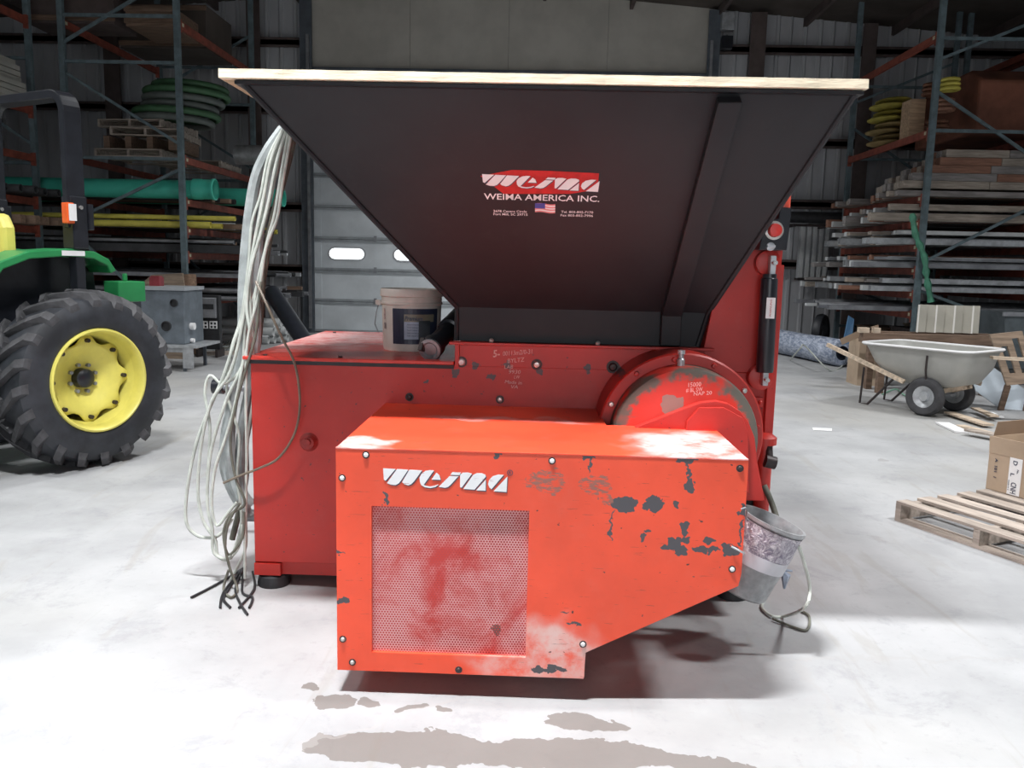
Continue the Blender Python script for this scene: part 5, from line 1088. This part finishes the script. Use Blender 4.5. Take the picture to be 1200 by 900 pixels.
# rolls on the floor at the right wall
def film():
    t = NT('clear_blue_film'); n_ = t.noise(7, 6, .75, t.stretch(t.co(), (3, 1, 3)), .6)
    t.col(t.mix(t.ramp(n_, .35, .7), (.22, .27, .38), (.70, .76, .88))); t.rough(.25); t.bump(n_, .8, .03); return t.m
M['film'] = film()
fa_, fb_ = fl(903, 412), fl(986, 430); fa_.z = fb_.z = .23
prop('film_roll', B().lathe([(.12, 0), (.20, 0), (.225, .03), (.23, .5), (.22, (fa_-fb_).length*.5), (.235, (fa_-fb_).length-.1), (.22, (fa_-fb_).length), (.0, (fa_-fb_).length), (.12, .3)], fb_, (fa_-fb_), 24), M['film'], 'large roll of bluish clear plastic film lying on the floor by the back wall', 'roll', smooth=True)
fa_, fb_ = fl(1000, 430), fl(1024, 442); fa_.z = fb_.z = .15
prop('tarp_roll', B().lathe([(.09, .02), (.135, 0), (.15, .05), (.145, .6), (.15, (fa_-fb_).length), (0, (fa_-fb_).length), (.09, .4)], fb_, (fa_-fb_), 20), mat('grey_tarp', (.24, .26, .29), .4, 0, .4, 3, .8), 'grey rolled tarp on the floor in front of the film roll', 'tarp', smooth=True)
prop('hoop', B().tube(spline([fl(926, 422, .02), at(938, 408, 13.2), at(944, 406, 13.3), fl(972, 434, .02), fl(988, 428, .03)], 6), .012, 6), M['rope1'], 'pale cord looped over the film roll', 'cord', smooth=True)
bl = at(985, 402, 12.6)
prop('blue_panel', B().add([at(988, 404, 13.0), at(998, 402, 13.0), at(1001, 374, 13.1), at(995, 370, 13.1)]+[p+Vector((0, .04, 0)) for p in (at(988, 404, 13.0), at(998, 402, 13.0), at(1001, 374, 13.1), at(995, 370, 13.1))], [(0, 1, 2, 3), (7, 6, 5, 4), (0, 4, 5, 1), (1, 5, 6, 2), (2, 6, 7, 3), (3, 7, 4, 0)]), mat('blue_board', (.06, .16, .30), .5, 0, .2, 3), 'blue panel leaning under the right rack', 'panel')
prop('old_tyre', B().lathe([(.20, -.08), (.30, -.10), (.36, -.07), (.38, 0), (.36, .07), (.30, .10), (.20, .08)], (5.55, 16.3, .385), (.75, -.5, 0), 28, closed=True), M['tyre'], 'old dark tyre standing against the back wall behind the film roll', 'tyre', smooth=True)
for i, (x0, x1, y0_, y1_, h_, m_, lb_) in enumerate([(6.3, 7.6, 13.9, 14.9, .62, 'girt', 'dark cabinet on the floor under the right rack'), (6.2, 6.8, 15.35, 16.2, .55, 'wood3', 'brown crate on the floor under the right rack, left of the dark cabinet'), (7.1, 7.8, 15.3, 16.2, .6, 'carton', 'brown box on the floor at the back under the right rack')]):
    k = thing('crate', lb_, 'crate', ((x0+x1)/2, (y0_+y1_)/2, 0)); obj('crate_body', B().box(x0, x1, y0_, y1_, 0, h_), M[m_], k); obj('lid', B().box(x0-.02, x1+.02, y0_-.02, y1_+.02, h_, h_+.03), M[m_], k)
# engine hoist / machine parts right of the sheet
ep = at(1172, 370, 12.0)
k = thing('metal_drum_box', 'grey metal bin at the far right under the rack', 'bin', (7.2, 12.2, 0)); obj('bin_body', B().prism([(6.75, .25), (7.9, .25), (8.0, 1.05), (6.65, 1.05)], (0, 12, 0), (1, 0, 0), (0, 0, 1), (0, .8, 0)), mat('bin_steel', (.11, .13, .14), .45, .3, .3, 4), k); obj('bin_rim', B().box(6.62, 8.03, 11.97, 12.0, 1.0, 1.06), M['steel'], k)
for x in (6.8, 7.8): obj('leg', B().box(x, x+.06, 12.1, 12.16, 0, .25).box(x, x+.06, 12.6, 12.66, 0, .25), M['darkbolt'], k)
gh = prop('garden_hose', B().tube(spline([fl(1146, 452, .012), fl(1160, 457, .012), fl(1178, 455, .012), fl(1195, 462, .012), fl(1215, 460, .012)], 6), .012, 6), mat('pale_green_hose', (.25, .48, .36), .5, 0, .1), 'pale green hose trailing on the floor right of the wheelbarrow', 'hose', smooth=True)
gh2 = prop('garden_hose', B().tube(spline([fl(1034, 462, .012), fl(1050, 456, .012), fl(1062, 464, .012), fl(1090, 470, .012), fl(1110, 466, .012), fl(1135, 470, .012)], 6), .010, 6), mat('pale_green_hose', (.25, .48, .36), .5, 0, .1), 'pale green hose passing under the wheelbarrow', 'hose', smooth=True)

# ------------------------------------------------------------ left middle distance
c0, c1 = at(167, 405, 11.3), at(217, 405, 11.3); ct_ = at(190, 336, 11.3).z; cbz = at(190, 403, 11.3).z
cab = thing('metal_cabinet', 'grey steel cabinet with two round holes standing on a white table', 'cabinet', ((c0.x+c1.x)/2, 11.6, cbz))
obj('cabinet_body', B().box(c0.x, c1.x, 11.3, 11.95, cbz+.002, ct_-.05), mat('cabinet_steel', (.17, .20, .23), .45, .3, .25, 5), cab, bevel=.008)
obj('cabinet_top', B().box(c0.x-.02, c1.x+.02, 11.28, 11.97, ct_-.049, ct_), mat('cabinet_top_paint', (.40, .43, .46), .4, .2, .15, 5), cab)
obj('side_panel', B().box(c0.x-.16, c0.x-.003, 11.40, 11.95, cbz+.002, ct_-.02), mat('cabinet_side', (.07, .08, .09), .6, 0, .2), cab)
for x, y, r in ((204, 355, .055), (195, 382, .07)):
    p = at(x, y, 11.3); obj('port_hole', B().lathe([(r, 11.302), (r, 11.285), (r*.82, 11.28), (r*.78, 11.299), (0, 11.299)], (p.x, 0, p.z), (0, 1, 0), 20), M['black'], cab, smooth=True)
obj('side_knob', B().cyl((c1.x, 11.5, ct_-.55), (c1.x+.06, 11.5, ct_-.55), .05, n=12).cyl((c1.x, 11.5, ct_-.75), (c1.x+.05, 11.5, ct_-.75), .03, n=10), M['white'], cab)
rb_ = at(183, 333, 11.6); prop('red_box', B().box(rb_.x-.05, rb_.x+.09, 11.5, 11.65, ct_+.002, ct_+.12).box(rb_.x-.04, rb_.x+.08, 11.52, 11.63, ct_+.12, ct_+.14), mat('dark_red_box', (.25, .03, .04), .5), 'small red box on top of the grey cabinet', 'box')
tbl = thing('white_table', 'small white metal table under the grey cabinet', 'table', ((c0.x+c1.x)/2+.1, 11.6, 0))
e1 = at(232, 401, 11.2).x
obj('table_top', B().box(c0.x-.1, e1, 11.15, 12.0, cbz-.035, cbz-.001), M['galv'], tbl)
for x in (c0.x-.05, e1-.22):
    for y in (11.2, 11.9): obj('leg', B().box(x, x+.04, y, y+.04, 0, cbz-.036), M['jamb'], tbl)
obj('apron', B().box(c0.x-.05, e1-.18, 11.18, 11.2, cbz-.1, cbz-.036).box(e1-.20, e1-.06, 11.16, 11.19, .05, cbz-.036), M['galv'], tbl)
# breaker box on a stand
g0, g1 = at(232, 400, 13.0), at(256, 346, 13.0)
pn = thing('power_panel', 'black portable power panel with two white four-way outlets, under the left rack', 'panel', ((g0.x+g1.x)/2, 13.1, 0))
obj('panel_back', B().box(g0.x, g1.x, 13.0, 13.12, .12, g1.z), M['black'], pn, bevel=.01)
obj('meter_housing', B().box(g0.x+.05, g1.x-.03, 12.94, 13.0, g1.z-.36, g1.z-.04), M['steel'], pn, bevel=.01); obj('meter_window', B().box(g0.x+.08, g1.x-.06, 12.935, 12.94, g1.z-.22, g1.z-.14), M['black'], pn)
for k in range(2):
    xx = g0.x+.05+.15*k; o1 = obj('outlet_plate', B().box(xx, xx+.12, 12.985, 12.999, g1.z-.53, g1.z-.41), M['white'], pn)
    for a_i in range(2):
        for b_i in range(2): obj('socket', B().box(xx+.015+.055*a_i, xx+.05+.055*a_i, 12.982, 12.985, g1.z-.52+.055*b_i, g1.z-.485+.055*b_i), M['black'], o1)
for x in (g0.x, g1.x-.04): obj('foot', B().box(x, x+.04, 12.9, 13.2, 0, .12), M['darkbolt'], pn)
for i in range(4):
    P = [fl(232+5*i, 404+i, .02), fl(245+6*i, 402+2*i, .06), fl(262+3*i, 406, .02), fl(270+2*i, 398+2*i, .05), fl(250+8*i, 410, .015)]
    prop('cable_tangle', B().tube(spline(P, 5), .014, 6), M['rope3'] if i % 2 else M['rope2'], '%s cord of the tangle on the floor before the power panel' % ORD[i], 'cord', 'tangled cords before the power panel', smooth=True)
a1, a2 = fl(228, 416, .03), fl(292, 416, .03)
prop('floor_timber', B().beam(a1+Vector((0, .2, 0)), a2+Vector((0, .5, 0)), .12, .06), M['wood4'], 'pale timber on the floor in front of the power panel', 'timber')
# brown tube leaning at the rack post, brown board
a1 = at(225, 412, 13.2); a2 = at(216, 322, 13.2)
prop('cardboard_tube', B().cyl((a1.x, 13.25, .005), (a2.x, 13.35, a2.z), .12, n=16), wood('tube_brown', (.26, .165, .11)), 'tall brown tube standing at the left rack post', 'tube', smooth=True)
q0, q1, q2, q3, q4 = at(150, 345, 12.6), at(178, 322, 12.6), at(214, 320, 12.6), at(216, 336, 12.6), at(150, 360, 12.6)
prop('brown_board', B().add([q4, q0, q1, q2, q3, Vector((q3.x, 12.6, 0)), Vector((q4.x, 12.6, 0))]+[p+Vector((0, .03, 0)) for p in (q4, q0, q1, q2, q3, Vector((q3.x, 12.6, 0)), Vector((q4.x, 12.6, 0)))], [tuple(range(7)), tuple(range(7, 14))]+[(i, (i+1) % 7, 7+(i+1) % 7, 7+i) for i in range(7)]), wood('tan_board', (.30, .23, .17)), 'tan board standing behind the grey cabinet', 'board')
# black pipe leaning behind the deck
a1 = at(306, 352, 12.4); a2 = at(350, 398, 12.0)
prop('black_pipe', B().lathe([(.0, 0), (.12, 0), (.13, .03), (.13, 2.35), (.12, 2.4), (0, 2.4)], (a1.x-.1, 13.2, 1.05), (Vector((a1.x+.95, 12.0, .0))-Vector((a1.x-.1, 13.2, .95))).normalized(), 18), M['blackpaint'], 'thick black pipe sloping down to the floor behind the shredder deck', 'pipe', smooth=True)
# electrical boxes by the door track
for (x, y, wd_, hd_, m_, lb_) in ((853, 25, .26, .34, 'galv', 'grey electrical box on the column at the upper right of the door'), (852, 50, .22, .26, 'blackpaint', 'black door opener box below the grey electrical box')):
    p = at(x, y, 17.8); k = thing('electrical_box', lb_, 'box', (p.x, 17.8, p.z-hd_/2)); obj('box_body', B().box(p.x-wd_/2, p.x+wd_/2, 17.75, 17.92, p.z-hd_/2, p.z+hd_/2), M[m_], k, bevel=.01); obj('conduit', B().cyl((p.x, 17.86, p.z+hd_/2), (p.x, 17.86, p.z+hd_/2+.04), .02, n=8), M['steel'], k)
# roof insulation edge / cable tray over the racks: thin rod
